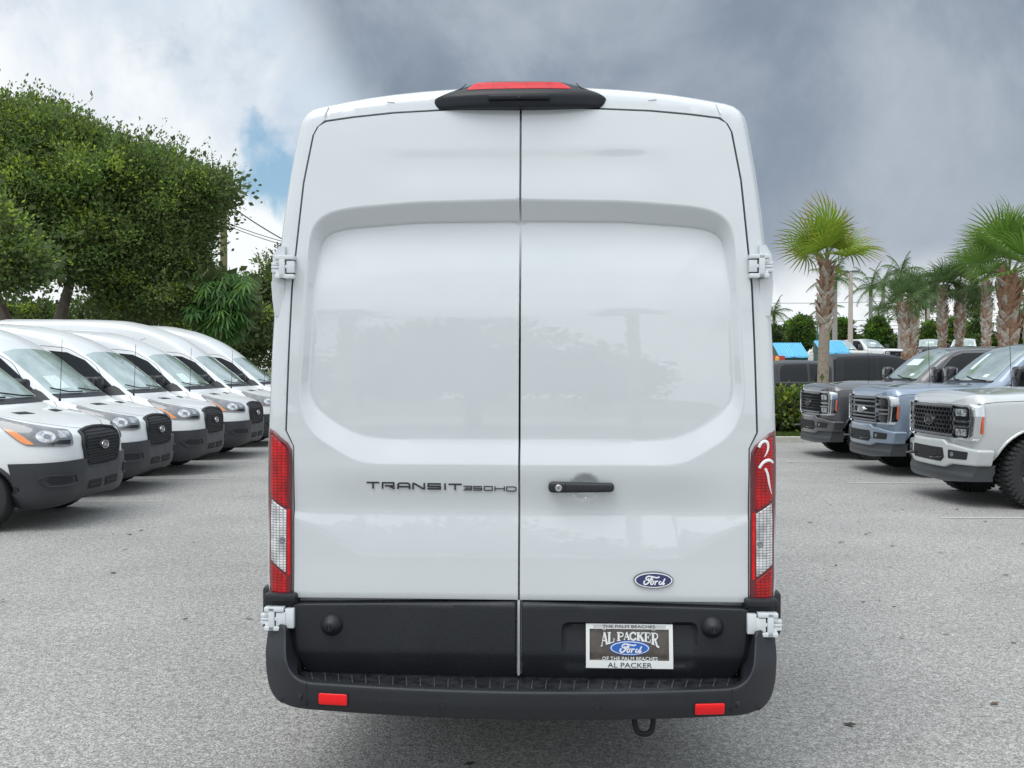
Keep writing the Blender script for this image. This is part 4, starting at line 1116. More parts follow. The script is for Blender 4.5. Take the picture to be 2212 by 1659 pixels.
def build_van(high):
    L = 6.0
    root = empty('parked_van')
    vs, fs = loft(van_stations(high, L), VAN_R, .05, EXTRA_S)
    me = body_mesh(vs, fs, [(-.90, .355, .43, .70), (-4.6, .355, .43, .66)], [WHITE, PLASTIC])
    link_mesh('body', me, root); bv = bvh_of(me)
    VP = mat('van_bumper_plastic', (.030, .032, .037), .45, var=.1, vscale=4, bump=.2, bscale=300)
    ws = [(-.79, 1.44), (.79, 1.44), (.735, 1.965), (.4, 2.01), (0, 2.02), (-.4, 2.01), (-.735, 1.965)]
    # windscreen in top/front projection
    w = patch('windscreen', bv, 'front', [(x, z + (.02 if z > 1.9 else -.03)) for x, z in ws], .006, WSCREEN, root, step=.06, thick=.01)
    patch('dash_paper', bv, 'front', [(.22, 1.50), (.62, 1.49), (.56, 1.66), (.24, 1.67)], .009, PAPER, w, step=.1, thick=.003)
    patch('window_sticker', bv, 'front', [(-.12, 1.46), (.03, 1.46), (.03, 1.52), (-.12, 1.52)], .009, PRINT_WHITE, w, step=.1, thick=.003)
    # cowl and vents
    patch('cowl', bv, 'front', [(-.80, 1.375), (.80, 1.375), (.80, 1.43), (-.80, 1.43)], .008, PLASTIC, root, step=.06, thick=.02)
    for s in (1, -1):
        patch('bonnet_vent', bv, 'top', [(s * .24, -.62), (s * .50, -.66), (s * .50, -.75), (s * .26, -.72)], .004, GAP, root, step=.05, thick=.02)
        patch('side_window', bv, 'side', CAB_WINDOW, .005, DARKGLASS, root, sx=s, step=.06, thick=.015)
        patch('quarter_panel', bv, 'side', [(-1.10, 1.36), (-1.22, 1.46), (-1.30, 1.50), (-1.52, 1.40), (-1.5, 1.34)], .007, PLASTIC, root, sx=s, step=.06, thick=.02)
        mirror_box(root, s, .96, -1.46, 1.37, .20, .27, .15, PLASTIC)
        # door outline
        m = MB(); ln = [(-1.36, .48), (-1.40, 1.0), (-1.28, 1.34), (-1.62, 1.83), (-2.05, 2.09), (-2.50, 2.13), (-2.84, 2.10), (-2.86, .50)]
        seam(m, bv, 'side', [tuple(q) for q in rounded(ln, .1, 4, closed=False)], .007, .002, sx=s, step=.04); m.build('door_gap', GAP, root)
        m = MB(); ln2 = [(-.86, .78), (-.80, 1.02), (-.98, 1.26), (-1.05, 1.34)]; seam(m, bv, 'side', ln2, .006, .002, sx=s, step=.03); m.build('wing_gap', GAP, root)
        m = MB(); seam(m, bv, 'side', [(-2.9, 2.17 if not high else 2.2), (-4.2, 2.24 if not high else 2.28), (-5.9, 2.24 if not high else 2.28)], .010, .002, sx=s, step=.1); m.build('roof_joint', GAP, root)
        m = MB(); seam(m, bv, 'side', [(-2.95, 1.5), (-2.95, 2.36), (-2.80, 2.40)], .006, .002, sx=s, step=.06); m.build('pillar_gap', GAP, root)
        # side rubbing strip and sill
        patch('side_moulding', bv, 'side', [(-2.9, .62), (-2.9, .74), (-4.1, .74), (-4.1, .62)], .012, PLASTIC, root, sx=s, step=.15, thick=.03)
        patch('sill_trim', bv, 'side', [(-1.5, .36), (-1.5, .50), (-4.1, .50), (-4.1, .36)], .008, PLASTIC, root, sx=s, step=.15, thick=.03)
        # arch trim
        for (cy, rr) in ((-.90, .43), (-4.6, .43)):
            m = MB(); pts = []
            for k in range(25):
                a = -12 * deg + k * (204 * deg) / 24; yy, zz = cy + (rr + .02) * math.cos(a), .355 + (rr + .02) * math.sin(a)
                h, n, _, _ = bv.ray_cast(Vector((s * 3, yy, zz)), Vector((-s, 0, 0)))
                if h: pts.append(h - Vector((s * .004, 0, 0)))
            m.tube(pts, .030, 6); m.build('arch_trim', PLASTIC, root)
        for wy in (-.90, -4.6):
            wh = make_wheel('wheel', parent=root); wh.location = (s * .87, wy, .357)
        # headlamp
        hl_poly = cyl([(25.5, 1.120), (26, .965), (30, .950), (45, .975), (48, 1.02), (59.5, 1.265), (58, 1.282), (44, 1.20), (32, 1.137)])
        hl = patch('headlamp', bv, 'cyl', hl_poly, .010, LAMPGREY, root, y0=-1.3, step=.02, thick=.03, mirror=s < 0, r=.012)
        patch('indicator', bv, 'cyl', cyl([(45.5, .990), (48, 1.03), (53.5, 1.15), (50, 1.13), (46, 1.07), (42.5, .988)]), .013, ORANGE, hl, step=.02, thick=.004, mirror=s < 0)
        patch('reflector_bowl', bv, 'cyl', oval(38 * deg, 1.062, .066, .058, 18), .013, CLEARLAMP, hl, step=.02, thick=.004, mirror=s < 0)
        patch('lamp_bowl_shade', bv, 'cyl', oval(37.5 * deg, 1.060, .028, .026, 14), .0145, LAMPGREY, hl, step=.03, thick=.002, mirror=s < 0)
        patch('reflector_bowl', bv, 'cyl', cyl([(27, 1.100), (32.5, 1.115), (33, 1.045), (27.2, 1.035)]), .013, CLEARLAMP, hl, step=.03, thick=.004, mirror=s < 0, r=.01)
        patch('lamp_bezel', bv, 'cyl', cyl([(27, 1.02), (33, 1.02), (38, .985), (28, .975)]), .013, GLOSS_BLACK, hl, step=.03, thick=.004, mirror=s < 0)
    # bumper shell
    bp = cyl([(-51, .25), (-38, .25), (-20, .29), (0, .31), (20, .29), (38, .25), (51, .25), (50, .50), (52, .775), (30, .785), (19, .79), (16, .70), (12, .672), (0, .665), (-12, .672), (-16, .70), (-19, .79), (-30, .785), (-52, .775), (-50, .50)])
    bum = patch('front_bumper', bv, 'cyl', bp, .028, VP, root, step=.035, thick=.05, sharp=50)
    me_b = bum.data; bb = bvh_of(me_b)
    for s in (1, -1):
        fg = patch('fog_lamp_bezel', bb, 'cyl', [(s * a * deg, z) for a, z in ((26, .605), (39.5, .615), (42, .565), (38.5, .475), (29.5, .47), (25, .50))], .008, VP, root, step=.03, thick=.02, r=.01, sharp=50)
        patch('fog_shade_patch', bb, 'cyl', [(s * a * deg, z) for a, z in ((28, .580), (37.5, .590), (39.5, .560), (37, .500), (31, .497), (27.5, .515))], .012, GAP, fg, step=.03, thick=.004, r=.01)  # flat dark patch on the bezel, the hollow's shade put in as colour
        q = resample([(s * a * deg, z) for a, z in ((26, .605), (39.5, .615), (42, .565), (38.5, .475), (29.5, .47), (25, .50))], .05); Q = project(bb, caster('cyl'), q, .012)[0]; Q.append(Q[0]); m = MB(); m.tube(Q, .010, 6, cap=False); m.build('fog_lamp_rim', VP, fg)
        patch('air_intake', bb, 'front', [(s * .05, .375), (s * .38, .385), (s * .36, .485), (s * .05, .48)], .006, GAP, bum, step=.04, thick=.02)
        for zz in (.43,):
            m = MB(); q = [project(bb, caster('front'), [(s * x, zz)], .012)[0][0] for x in (.05, .2, .36)]; m.tube(q, .005, 6); m.build('intake_bar', PLASTIC, bum)
        for xx in (.05, .17):
            pass
    m = MB(); 
    for xx in (-.13, .13):
        q = project(bb, caster('front'), [(xx, .64)], 0)[0][0]; m2 = MB(); m2.lathe([(0, .012), (.002, 0)], 10, 'y', tuple(q)); m2.build('plate_hole', GAP, bum)
    # grille
    gp = [(-.42, 1.085), (-.2, 1.108), (0, 1.115), (.2, 1.108), (.42, 1.085), (.455, .96), (.40, .715), (.36, .675), (0, .66), (-.36, .675), (-.40, .715), (-.455, .96)]
    gr = patch('grille', bv, 'front', gp, .010, GAP, root, step=.05, thick=.03)
    sh = [tuple(np.array(p) * [.92, 1] + [0, (.9 - p[1]) * .10]) for p in gp]
    m = MB(); hex_mesh(m, bv, sh, .0235, .0075, .026, depth=.010); m.build('grille_honeycomb', VP, gr, smooth=False, kind='stuff')
    m = MB(); q = resample(gp, .05); Q, D = project(bv, caster('front'), q, .014); Q.append(Q[0]); m.tube(Q, .020, 8, cap=False); m.build('grille_surround', PLASTIC, gr)
    h, n, _, _ = bv.ray_cast(Vector((0, 2, .92)), Vector((0, -1, 0)))
    emblem(gr, 0, .925, .088, .048, h.y + .02, VP, CHROME, mat('badge_dark', (.05, .055, .06), .3), CHROME)
    # bonnet shut line
    m = MB(); seam(m, bv, 'cyl', cyl([(-62, 1.315), (-45, 1.235), (-30, 1.175), (-20, 1.14), (-12, 1.118), (0, 1.118), (12, 1.118), (20, 1.14), (30, 1.175), (45, 1.235), (62, 1.315)]), .006, .0015, step=.03); m.build('bonnet_gap', GAP, root)
    # aerial and wipers
    hh, n, _, _ = bv.ray_cast(Vector((.86, -1.0, 5)), Vector((0, 0, -1)))
    z0 = hh.z if hh else 1.4
    m = MB(); m.tube([(.85, -1.0, z0 - .02), (.85, -1.0, z0 + .03)], .016, 8); m.tube([(.85, -1.0, z0 + .03), (.85, -.99, z0 + .12), (.85, -.965, z0 + .80)], [.005, .0045, .0035], 6); m.build('aerial', STEEL_BLACK, root)
    for pts in (((-.62, 1.425), (-.30, 1.435), (.10, 1.475)), ((.12, 1.425), (.45, 1.432), (.74, 1.49))):
        Q = project(bv, caster('front'), [(x, z) for x, z in pts], .03)[0]; wiper(root, Q, bv)
    return root

def set_mats(o, table):
    """swap materials on a copied thing (object-level slots)"""
    for c in [o] + list(o.children_recursive):
        if c.type != 'MESH': continue
        for i, sl in enumerate(c.material_slots):
            if sl.material and sl.material.name in table:
                mm = table[sl.material.name]; sl.link = 'OBJECT'; sl.material = mm
def remove_tree(o, names):
    for c in list(o.children_recursive):
        if c.name.split('.')[0] in names:
            for d in list(c.children_recursive): bpy.data.objects.remove(d)
            bpy.data.objects.remove(c)

def warp(root, f):
    for c in root.children_recursive:
        if c.type != 'MESH' or (c.parent and c.parent.name.startswith('wheel')): continue
        for v in c.data.vertices: v.co.z += f(v.co.z)
        c.data.update()
van_med = build_van(False)
van_hi = build_van(True)
for r_ in (van_med, van_hi): warp(r_, lambda z: -.085 * float(sm(z, .35, .95)))
VG = 'white vans parked nose-out in the left row'
LV = [  # x of front, y, high?, label, yaw
    (-4.61, 11.10, False, 'white medium-roof van nearest in the left row, cut off by the picture edge', -.6),
    (-4.94, 13.85, False, 'white medium-roof van second in the left row, right behind the nearest one', .4),
    (-4.94, 16.40, False, 'white medium-roof van third in the left row, grille just left of the row gap', .0),
    (-4.94, 19.10, False, 'white medium-roof van fourth in the left row, nose ending beside the big van', -.3),
    (-5.0, 22.0, True, 'white tall-roof van fifth in the left row, mostly hidden behind the fourth', .2),
    (-5.02, 24.9, True, 'white tall-roof van at the far end of the left row, number marked on side window', .0),
]
used = set()
for i, (x, y, hi, lab, dyaw) in enumerate(LV):
    src = van_hi if hi else van_med
    if hi not in used: o = src; used.add(hi)
    else: o = copy_tree(src)
    o.location = (x, y, 0); o.rotation_euler = (0, 0, R(-90 + dyaw)); props(o, label=lab, category='van', group=VG)
    if i in (0, 5): remove_tree(o, ['window_sticker'])
    if i in (2, 4): remove_tree(o, ['dash_paper'])
    if i == 3: set_mats(o, {'print_white': mat('yellow_sticker', (.75, .45, .06), .5)})
    if i == 5:
        m = MB(); stroke(m, rounded([(-2.05, 1.80), (-2.0, 1.86), (-1.93, 1.84), (-1.95, 1.76), (-2.08, 1.66), (-1.92, 1.65)], .03, 4, closed=False), .018, 0, .01); stroke(m, [(-1.84, 1.86), (-1.84, 1.65)], .018, .0, .01)
        # side of the cab that faces the camera
        m.v = [(1.0 - .03 * (v[2] - 1.5) + v[1] * .2, -2.1 - (v[0] + 2.0), v[2]) for v in m.v]
        bvv = None
        m.build('window_number', PRINT_WHITE, o, smooth=False)

# ------------------------------------------------------------------ pickups
TR_R = [0, .04, .10, .25, .10, .3, .3, .10, .3, 0]
def tr_sec(zb, B, C, Dp, E, G, H): return van_sec(zb, B, C, Dp, E, G, H)
def truck_stations(L=6.35):
    st = [
        (0.00, tr_sec(.88, (.36, .88), (.46, .90), (.50, 1.06), (.49, 1.27), (.42, 1.34), 1.35)),
        (0.03, tr_sec(.80, (.58, .80), (.66, .83), (.70, 1.06), (.69, 1.29), (.60, 1.385), 1.41)),
        (0.07, tr_sec(.76, (.72, .76), (.81, .79), (.84, 1.06), (.83, 1.30), (.74, 1.42), 1.45)),
        (0.13, tr_sec(.70, (.80, .70), (.90, .75), (.935, 1.05), (.92, 1.31), (.82, 1.44), 1.475)),
        (0.20, tr_sec(.66, (.84, .66), (.955, .71), (.985, 1.04), (.965, 1.32), (.865, 1.45), 1.49)),
        (0.34, tr_sec(.60, (.86, .60), (.985, .66), (1.012, 1.02), (.985, 1.33), (.885, 1.45), 1.495)),
        (0.90, tr_sec(.50, (.86, .50), (.99, .58), (1.018, 1.00), (.99, 1.35), (.89, 1.47), 1.535)),
        (1.50, tr_sec(.48, (.86, .48), (.99, .56), (1.015, 1.00), (.99, 1.37), (.885, 1.475), 1.545)),
        (1.62, tr_sec(.48, (.86, .48), (.99, .56), (1.012, 1.00), (.99, 1.385), (.86, 1.50), 1.57)),
        (2.00, tr_sec(.48, (.86, .48), (.985, .56), (1.008, 1.00), (.985, 1.40), (.79, 1.76), 1.84)),
        (2.35, tr_sec(.48, (.86, .48), (.985, .56), (1.005, 1.00), (.985, 1.40), (.735, 1.99), 2.06)),
        (2.55, tr_sec(.48, (.86, .48), (.985, .56), (1.005, 1.00), (.985, 1.40), (.725, 2.06), 2.12)),
        (3.10, tr_sec(.48, (.86, .48), (.985, .56), (1.005, 1.00), (.985, 1.40), (.725, 2.09), 2.15)),
        (4.15, tr_sec(.48, (.86, .48), (.985, .56), (1.005, 1.00), (.985, 1.40), (.72, 2.06), 2.12)),
        (4.30, tr_sec(.48, (.86, .48), (.985, .56), (1.005, 1.00), (.985, 1.40), (.72, 2.02), 2.08)),
        (4.36, tr_sec(.48, (.86, .48), (.985, .56), (1.005, 1.00), (.98, 1.30), (.90, 1.38), 1.39)),
        (4.45, tr_sec(.50, (.86, .50), (.985, .58), (1.005, 1.00), (.98, 1.30), (.93, 1.39), 1.395)),
        (L, tr_sec(.55, (.86, .55), (.98, .62), (1.0, 1.00), (.975, 1.30), (.92, 1.39), 1.395)),
    ]
    return st
def paint(name, c, met=.0, r=.3, coat=1.0, spec=.5): return mat(name, c, r, metal=met, coat=coat, coat_r=.02, var=.02, vscale=3, spec=spec)
P_DARK = paint('dark_grey_paint', (.075, .075, .080), .35)
P_BLUE = paint('blue_grey_paint', (.21, .265, .34), .35)
P_LIGHT = paint('pale_grey_paint', (.50, .52, .52), .15)
P_BLACK = paint('black_paint', (.008, .010, .016), .0, .35, .35, .2)
P_WHITE = paint('plain_white_paint', (.70, .71, .70))
P_TAN = paint('cream_paint', (.55, .54, .47))
AIRDAM = mat('air_dam_plastic', (.045, .048, .052), .55, var=.15, vscale=5)
DIMLAMP = mat('dim_lamp', (.035, .038, .042), .12, coat=1.0)
TSCREEN = mat('truck_windscreen_glass', (.24, .31, .30), .04, spec=.9, coat=1.0, coat_r=.01, var=.4, vscale=2.5)
def build_truck(kind, paint_m, front=True, black_wheels=True):
    """kind 'hex' or 'bars' grille"""
    root = empty('pickup_truck')
    vs, fs = loft(truck_stations(), TR_R, .06, (.01, .02, .04, .06, .08, .13, .17, .22, 4.31, 4.33, 4.35))
    me = body_mesh(vs, fs, [(-.90, .45, .60, .68), (-5.05, .45, .56, .66)], [paint_m, GAP])
    link_mesh('body', me, root); bv = bvh_of(me)
    w = patch('windscreen', bv, 'front', [(-.77, 1.565), (.77, 1.565), (.685, 2.02), (.35, 2.07), (0, 2.08), (-.35, 2.07), (-.685, 2.02)], .006, TSCREEN, root, step=.07, thick=.01)
    patch('window_sticker', bv, 'front', [(-.52, 1.60), (-.40, 1.60), (-.40, 1.665), (-.52, 1.665)], .009, PRINT_WHITE, w, step=.1, thick=.003)
    if kind == 'bars': patch('price_sheet', bv, 'front', [(.18, 1.74), (.31, 1.73), (.30, 1.95), (.19, 1.96)], .009, PAPER, w, step=.1, thick=.003)
    else: patch('dash_paper', bv, 'front', [(-.30, 1.80), (.28, 1.80), (.22, 1.90), (-.25, 1.90)], .009, PAPER, w, step=.1, thick=.003)
    patch('cowl', bv, 'front', [(-.80, 1.548), (.80, 1.548), (.80, 1.572), (-.80, 1.572)], .010, PLASTIC, root, step=.08, thick=.02)
    for s in (1, -1):
        patch('front_side_window', bv, 'side', [(-1.86, 1.43), (-1.98, 1.56), (-2.42, 1.93), (-2.62, 2.0), (-3.05, 2.01), (-3.05, 1.42), (-2.2, 1.42)], .006, DARKGLASS, root, sx=s, step=.07, thick=.015)
        patch('rear_side_window', bv, 'side', [(-3.13, 1.42), (-3.13, 2.01), (-3.85, 1.99), (-4.0, 1.93), (-4.05, 1.75), (-4.08, 1.43)], .006, DARKGLASS, root, sx=s, step=.07, thick=.015)
        for ln in ([(-1.62, .60), (-1.62, 1.36), (-1.80, 1.43), (-2.4, 1.96), (-2.6, 2.045), (-3.09, 2.06), (-3.09, .60)], [(-3.1, 2.06), (-3.95, 2.03), (-4.16, 1.9), (-4.16, 1.2), (-4.0, .62)], [(-4.40, .6), (-4.40, 1.36)]):
            m = MB(); seam(m, bv, 'side', [tuple(q) for q in rounded(ln, .08, 4, closed=False)], .008, .002, sx=s, step=.05); m.build('door_gap', GAP, root)
        for yy in (-2.85, -3.85):
            h, n, _, _ = bv.ray_cast(Vector((s * 3, yy, 1.24)), Vector((-s, 0, 0))); m = MB(); x_ = s * (abs(h.x) + .02)
            m.box(x_ - .018, x_ + .018, yy - .10, yy + .10, 1.225, 1.26, .008); m.build('door_handle', GLOSS_BLACK, root)
        mirror_box(root, s, 1.02, -1.95, 1.45, .24, .33, .16, GLOSS_BLACK)
        for wy in (-.90, -5.05):
            wh = make_wheel('wheel', 1.27, root, black=black_wheels, wide=1.0, offroad=black_wheels); wh.location = (s * .88, wy, .453)
        # wheel-arch lip
        for cy, ra in ((-.90, .61), (-5.05, .57)):
            m = MB(); pts = []
            for k in range(23):
                a = 2 * deg + k * (176 * deg) / 22; yy, zz = cy + ra * math.cos(a), .45 + ra * math.sin(a)
                h, n, _, _ = bv.ray_cast(Vector((s * 3, yy, zz)), Vector((-s, 0, 0)))
                if h: pts.append(h + Vector((s * .004, 0, 0)))
            m.tube(pts, .018, 6); m.build('arch_lip', paint_m, root)
        patch('tail_light', bv, 'side', [(-6.2, .98), (-6.33, .98), (-6.33, 1.32), (-6.2, 1.32)], .006, RED_LENS, root, sx=s, step=.1)
        m = MB(); seam(m, bv, 'side', [(-1.55, 1.36), (-1.45, 1.40), (-.9, 1.385), (-.35, 1.36), (-.12, 1.33)], .007, .002, sx=s, step=.05); m.build('bonnet_gap', GAP, root)
    # aerial
    m = MB(); m.tube([(.84, -1.45, 1.46), (.84, -1.43, 1.60), (.84, -1.40, 2.20)], [.006, .005, .0035], 6); m.build('aerial', STEEL_BLACK, root)
    for pts in (((-.66, 1.56), (-.3, 1.575), (.02, 1.62)), ((.05, 1.56), (.4, 1.572), (.70, 1.62))):
        wiper(root, project(bv, caster('front'), list(pts), .025)[0], bv)
    # ---- face
    fy = .0
    fb = MB(); 
    facef = lambda x: -.125 * abs(x / .95) ** 2.6
    def fsheet(name, poly, y, m_, par, step=.04, back=.05, r=0, rim=0, **k):      # sheet seen from +Y
        pl = [tuple(q) for q in (rounded(poly, r, 4) if r else poly)]
        pl = [(-x, z) for x, z in pl]
        a_ = sum(pl[i - 1][0] * pl[i][1] - pl[i][0] * pl[i - 1][1] for i in range(len(pl)))
        if a_ < 0: pl = pl[::-1]
        return sheet(name, pl, lambda P: -y - facef(P[:, 0]), m_, par, step=step, back=back, r=rim, xf=lambda v: Vector((-v.x, -v.y, v.z)), sharp=40, **k)
    facef = lambda x: -.125 * np.abs(np.asarray(x) / .95) ** 2.6
    gr = fsheet('grille', [(-.90, 1.355), (.90, 1.355), (.90, .83), (-.90, .83)], .02, GAP, root, r=.03)
    if kind == 'hex':
        A = [(-.58, 1.29), (.58, 1.29), (.58, .90), (-.58, .90)]
        m = MB(); cell = .058; dx = cell * math.sqrt(3); j = 0; z = .93
        while z < 1.30:
            x = -.57 + (dx / 2 if j % 2 else 0)
            while x < .58:
                Q = []
                for k in range(6):
                    a = math.pi / 6 + k * math.pi / 3
                    for rr in (cell * .99, cell * .72): Q.append(Vector((x + rr * math.cos(a), .05 + float(facef(x)), min(1.30, max(.89, z + rr * math.sin(a) * .8)))))
                vs_ = Q + [q - Vector((0, .03, 0)) for q in Q]; fs_ = []
                for k in range(6):
                    a, b = 2 * k, 2 * ((k + 1) % 6); fs_ += [(a, a + 1, b + 1, b), (a + 1, a + 13, b + 13, b + 1)]
                m.add(vs_, fs_); x += dx
            z += cell * 1.5 * .8; j += 1
        m.build('grille_honeycomb', PLASTIC, gr, smooth=False, kind='stuff')
        bars = (1.325, .872)
    else: bars = (1.325, 1.255, 1.155, 1.02, .945, .872)
    for zz in bars:
        m = MB(); xs = np.linspace(-.60, .60, 13); big = zz in (1.325, .872)
        m.tube([(x, .045 + float(facef(x)), zz) for x in xs], .026 if big else .024, 8); m.build('grille_bar', GLOSS_BLACK, gr)
    em_dark = kind == 'hex'
    emblem(gr, 0, 1.09, .135, .078 if not em_dark else .085, .035, PLASTIC if em_dark else CHROME, mat('badge_dark_ring', (.18, .18, .19), .25, metal=.8) if em_dark else CHROME,
           GAP if em_dark else mat('badge_grey', (.25, .26, .27), .3, metal=.6), CHROME if not em_dark else mat('badge_dark_ring', (.18, .18, .19)), dome=.035)
    lampm = CLEARLAMP if em_dark else DIMLAMP
    for s in (1, -1):
        # chrome bracket: top arm, upright, bottom arm
        br = [(s * x, z) for x, z in ((.56, 1.378), (.90, 1.375), (.955, 1.34), (.965, 1.18), (.94, .85), (.90, .80), (.58, .80), (.60, .835), (.84, .84), (.865, .87), (.885, 1.16), (.875, 1.30), (.84, 1.335), (.60, 1.338))]
        br = [(x * 1.02, z) for x, z in br]
        fsheet('chrome_bracket', br, .062, CHROME, root, back=.11, step=.03, rim=.012)
        hl = fsheet('headlamp', [(s * .60, 1.325), (s * .865, 1.325), (s * .875, 1.15), (s * .84, .85), (s * .60, .85)], .032, GLOSS_BLACK, root, r=.02)
        for z0_, z1_ in ((1.185, 1.295), (.875, .985)):
            lb = fsheet('lamp', [(s * .635, z0_), (s * .815, z0_), (s * .825, z1_), (s * .635, z1_)], .046, lampm, hl, back=.02, r=.015)
            fsheet('lamp_divider', [(s * .722, z0_ + .008), (s * .730, z0_ + .008), (s * .730, z1_ - .008), (s * .722, z1_ - .008)], .0485, GLOSS_BLACK, lb, back=.005)
        for zz in (1.10, 1.02):
            fsheet('lamp_strip', [(s * .61, zz - .016), (s * .86, zz - .016), (s * .86, zz + .016), (s * .61, zz + .016)], .046, CHROME if em_dark else LAMPGREY, hl, back=.02, r=.01)
        # amber marker on the wing
        patch('side_marker', bv, 'cyl', [(s * a * deg, z) for a, z in ((40.4, .97), (41.1, .97), (41.4, 1.18), (40.7, 1.18))], .026, ORANGE_DEEP, root, step=.03, thick=.02)
    for c in [x for x in root.children_recursive if x.type == 'MESH' and (x.name.split('.')[0] in ('grille', 'chrome_bracket', 'headlamp') or (x.parent and x.parent.name.split('.')[0] in ('grille', 'headlamp', 'lamp', 'oval_badge')))]:
        for v_ in c.data.vertices: v_.co.z = .873 + (v_.co.z - .80) * .80
        c.data.update()
    # ---- bumper
    def bfun(x): return .10 - .20 * np.abs(np.asarray(x) / 1.0) ** 2.4
    def bsheet(name, poly, y, m_, par, back=.17, step=.03, r=0, rr=0, **k):
        pl = [tuple(q) for q in (rounded(poly, rr, 4) if rr else poly)]; pl = [(-x, z) for x, z in pl]
        a_ = sum(pl[i - 1][0] * pl[i][1] - pl[i][0] * pl[i - 1][1] for i in range(len(pl)))
        if a_ < 0: pl = pl[::-1]
        return sheet(name, pl, lambda P: -y - bfun(P[:, 0]), m_, par, step=step, back=back, r=r, xf=lambda v: Vector((-v.x, -v.y, v.z)), sharp=45, **k)
    bump = bsheet('front_bumper', [(-1.02, .76), (-.62, .815), (-.50, .82), (-.44, .865), (.44, .865), (.50, .82), (.62, .815), (1.02, .78), (.98, .56), (.60, .555), (.46, .505), (-.46, .505), (-.60, .555), (-.98, .56)], 0, paint_m, root, r=.025, rr=.03)
    bsheet('centre_intake', [(-.44, .755), (.44, .755), (.47, .63), (.40, .575), (-.40, .575), (-.47, .63)], .004, GAP, bump, back=.02, rr=.02)
    for zz in (.62, .66, .70):
        m = MB(); m.tube([(x, .098 - .16 * abs(x) ** 2.6, zz) for x in (-.3, -.1, .1, .3)], .006, 6); m.build('intake_bar', PLASTIC, bump)
    for s in (1, -1):
        bsheet('fog_shade_patch', [(s * .55, .740), (s * .88, .730), (s * .86, .63), (s * .55, .625)], .004, GAP, bump, back=.02, rr=.02)  # flat dark patch on the bumper, shade of the fog opening as colour
        fl = bsheet('fog_lamp', [(s * .60, .71), (s * .65, .71), (s * .65, .655), (s * .60, .655)], .008, LAMPGREY, bump, back=.01, rr=.02)
        m = MB(); m.tube([(s * .33, .06, .63), (s * .33, .15, .625), (s * .355, .19, .625), (s * .40, .19, .625), (s * .425, .15, .625), (s * .425, .05, .63)], .013, 8); m.build('tow_hook', GLOSS_BLACK, root)
    # air dam
    def dfun(P): return -(.05 - .17 * np.abs(P[:, 0]) ** 2.4) - .03 * np.clip((.52 - P[:, 1]) / .18, 0, 1) + .008 * np.sin((P[:, 1] - .35) * 60)
    sheet('air_dam', [(-.95, .57), (-.93, .37), (-.5, .335), (.5, .335), (.93, .37), (.95, .57)], dfun, AIRDAM, root, step=.03, back=.25, xf=lambda v: Vector((-v.x, -v.y, v.z)), sharp=40)
    # chassis and axle in the shade
    m = MB(); m.box(-.5, .5, -6.1, -.3, .42, .62, .02); m.tube([(-.8, -.95, .40), (.8, -.95, .40)], .06, 10); m.tube([(-.8, -5.05, .40), (.8, -5.05, .40)], .07, 10); m.build('chassis', STEEL_BLACK, root)
    return root
ORANGE_DEEP = mat('amber_marker', (.60, .09, .02), .2, coat=1.0)
TG = 'pickup trucks parked nose-out in the right row'
t_hex = build_truck('hex', P_LIGHT)
t_bar = build_truck('bars', P_BLUE)
for r_ in (t_hex, t_bar): warp(r_, lambda z: -.04 - .02 * float(sm(z, .6, 1.1)) if z < 1.2 else -.06 * (1 - float(sm(z, 1.6, 2.0))))
t_dark = copy_tree(t_hex); set_mats(t_dark, {'pale_grey_paint': P_DARK})
for o, x, y, lab in ((t_hex, 5.52, 12.95, 'pale grey pickup with honeycomb grille and black off-road wheel, nearest in the right row'),
                     (t_bar, 5.86, 16.45, 'blue-grey pickup with black bar grille and chrome oval badge'),
                     (t_dark, 5.88, 19.45, 'dark grey pickup with honeycomb grille, last in the right row beside the hedge')):
    o.location = (x, y, 0); o.rotation_euler = (0, 0, R(90)); props(o, label=lab, category='pickup truck', group=TG)
# ------------------------------------------------------------------ vegetation
def leaf_mat(name, c, rough=.55, trans=.35, var=.25):
    m = bpy.data.materials.new(name); m.use_nodes = True; nt = m.node_tree; N = nt.nodes; L = nt.links; b = N['Principled BSDF']
    geo = N.new('ShaderNodeNewGeometry'); r = N.new('ShaderNodeMapRange'); L.new(geo.outputs['Random Per Island'], r.inputs[0])
    r.inputs[3].default_value = 1 - var; r.inputs[4].default_value = 1 + var
    s = N.new('ShaderNodeVectorMath'); s.operation = 'SCALE'; s.inputs[0].default_value = c; L.new(r.outputs[0], s.inputs['Scale'])
    L.new(s.outputs[0], b.inputs['Base Color']); b.inputs['Roughness'].default_value = rough; b.inputs['Specular IOR Level'].default_value = .35
    tr = N.new('ShaderNodeBsdfTranslucent'); L.new(s.outputs[0], tr.inputs[0]); mx = N.new('ShaderNodeMixShader'); mx.inputs[0].default_value = trans
    L.new(b.outputs[0], mx.inputs[1]); L.new(tr.outputs[0], mx.inputs[2]); L.new(mx.outputs[0], N['Material Output'].inputs[0]); return m
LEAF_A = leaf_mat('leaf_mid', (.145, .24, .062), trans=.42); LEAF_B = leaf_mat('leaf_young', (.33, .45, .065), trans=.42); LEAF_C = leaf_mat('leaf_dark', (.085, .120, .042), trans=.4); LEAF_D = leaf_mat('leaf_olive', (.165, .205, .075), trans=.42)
BARK = mat('bark', (.15, .12, .10), .9, var=.35, vscale=9, bump=.8, bscale=25)
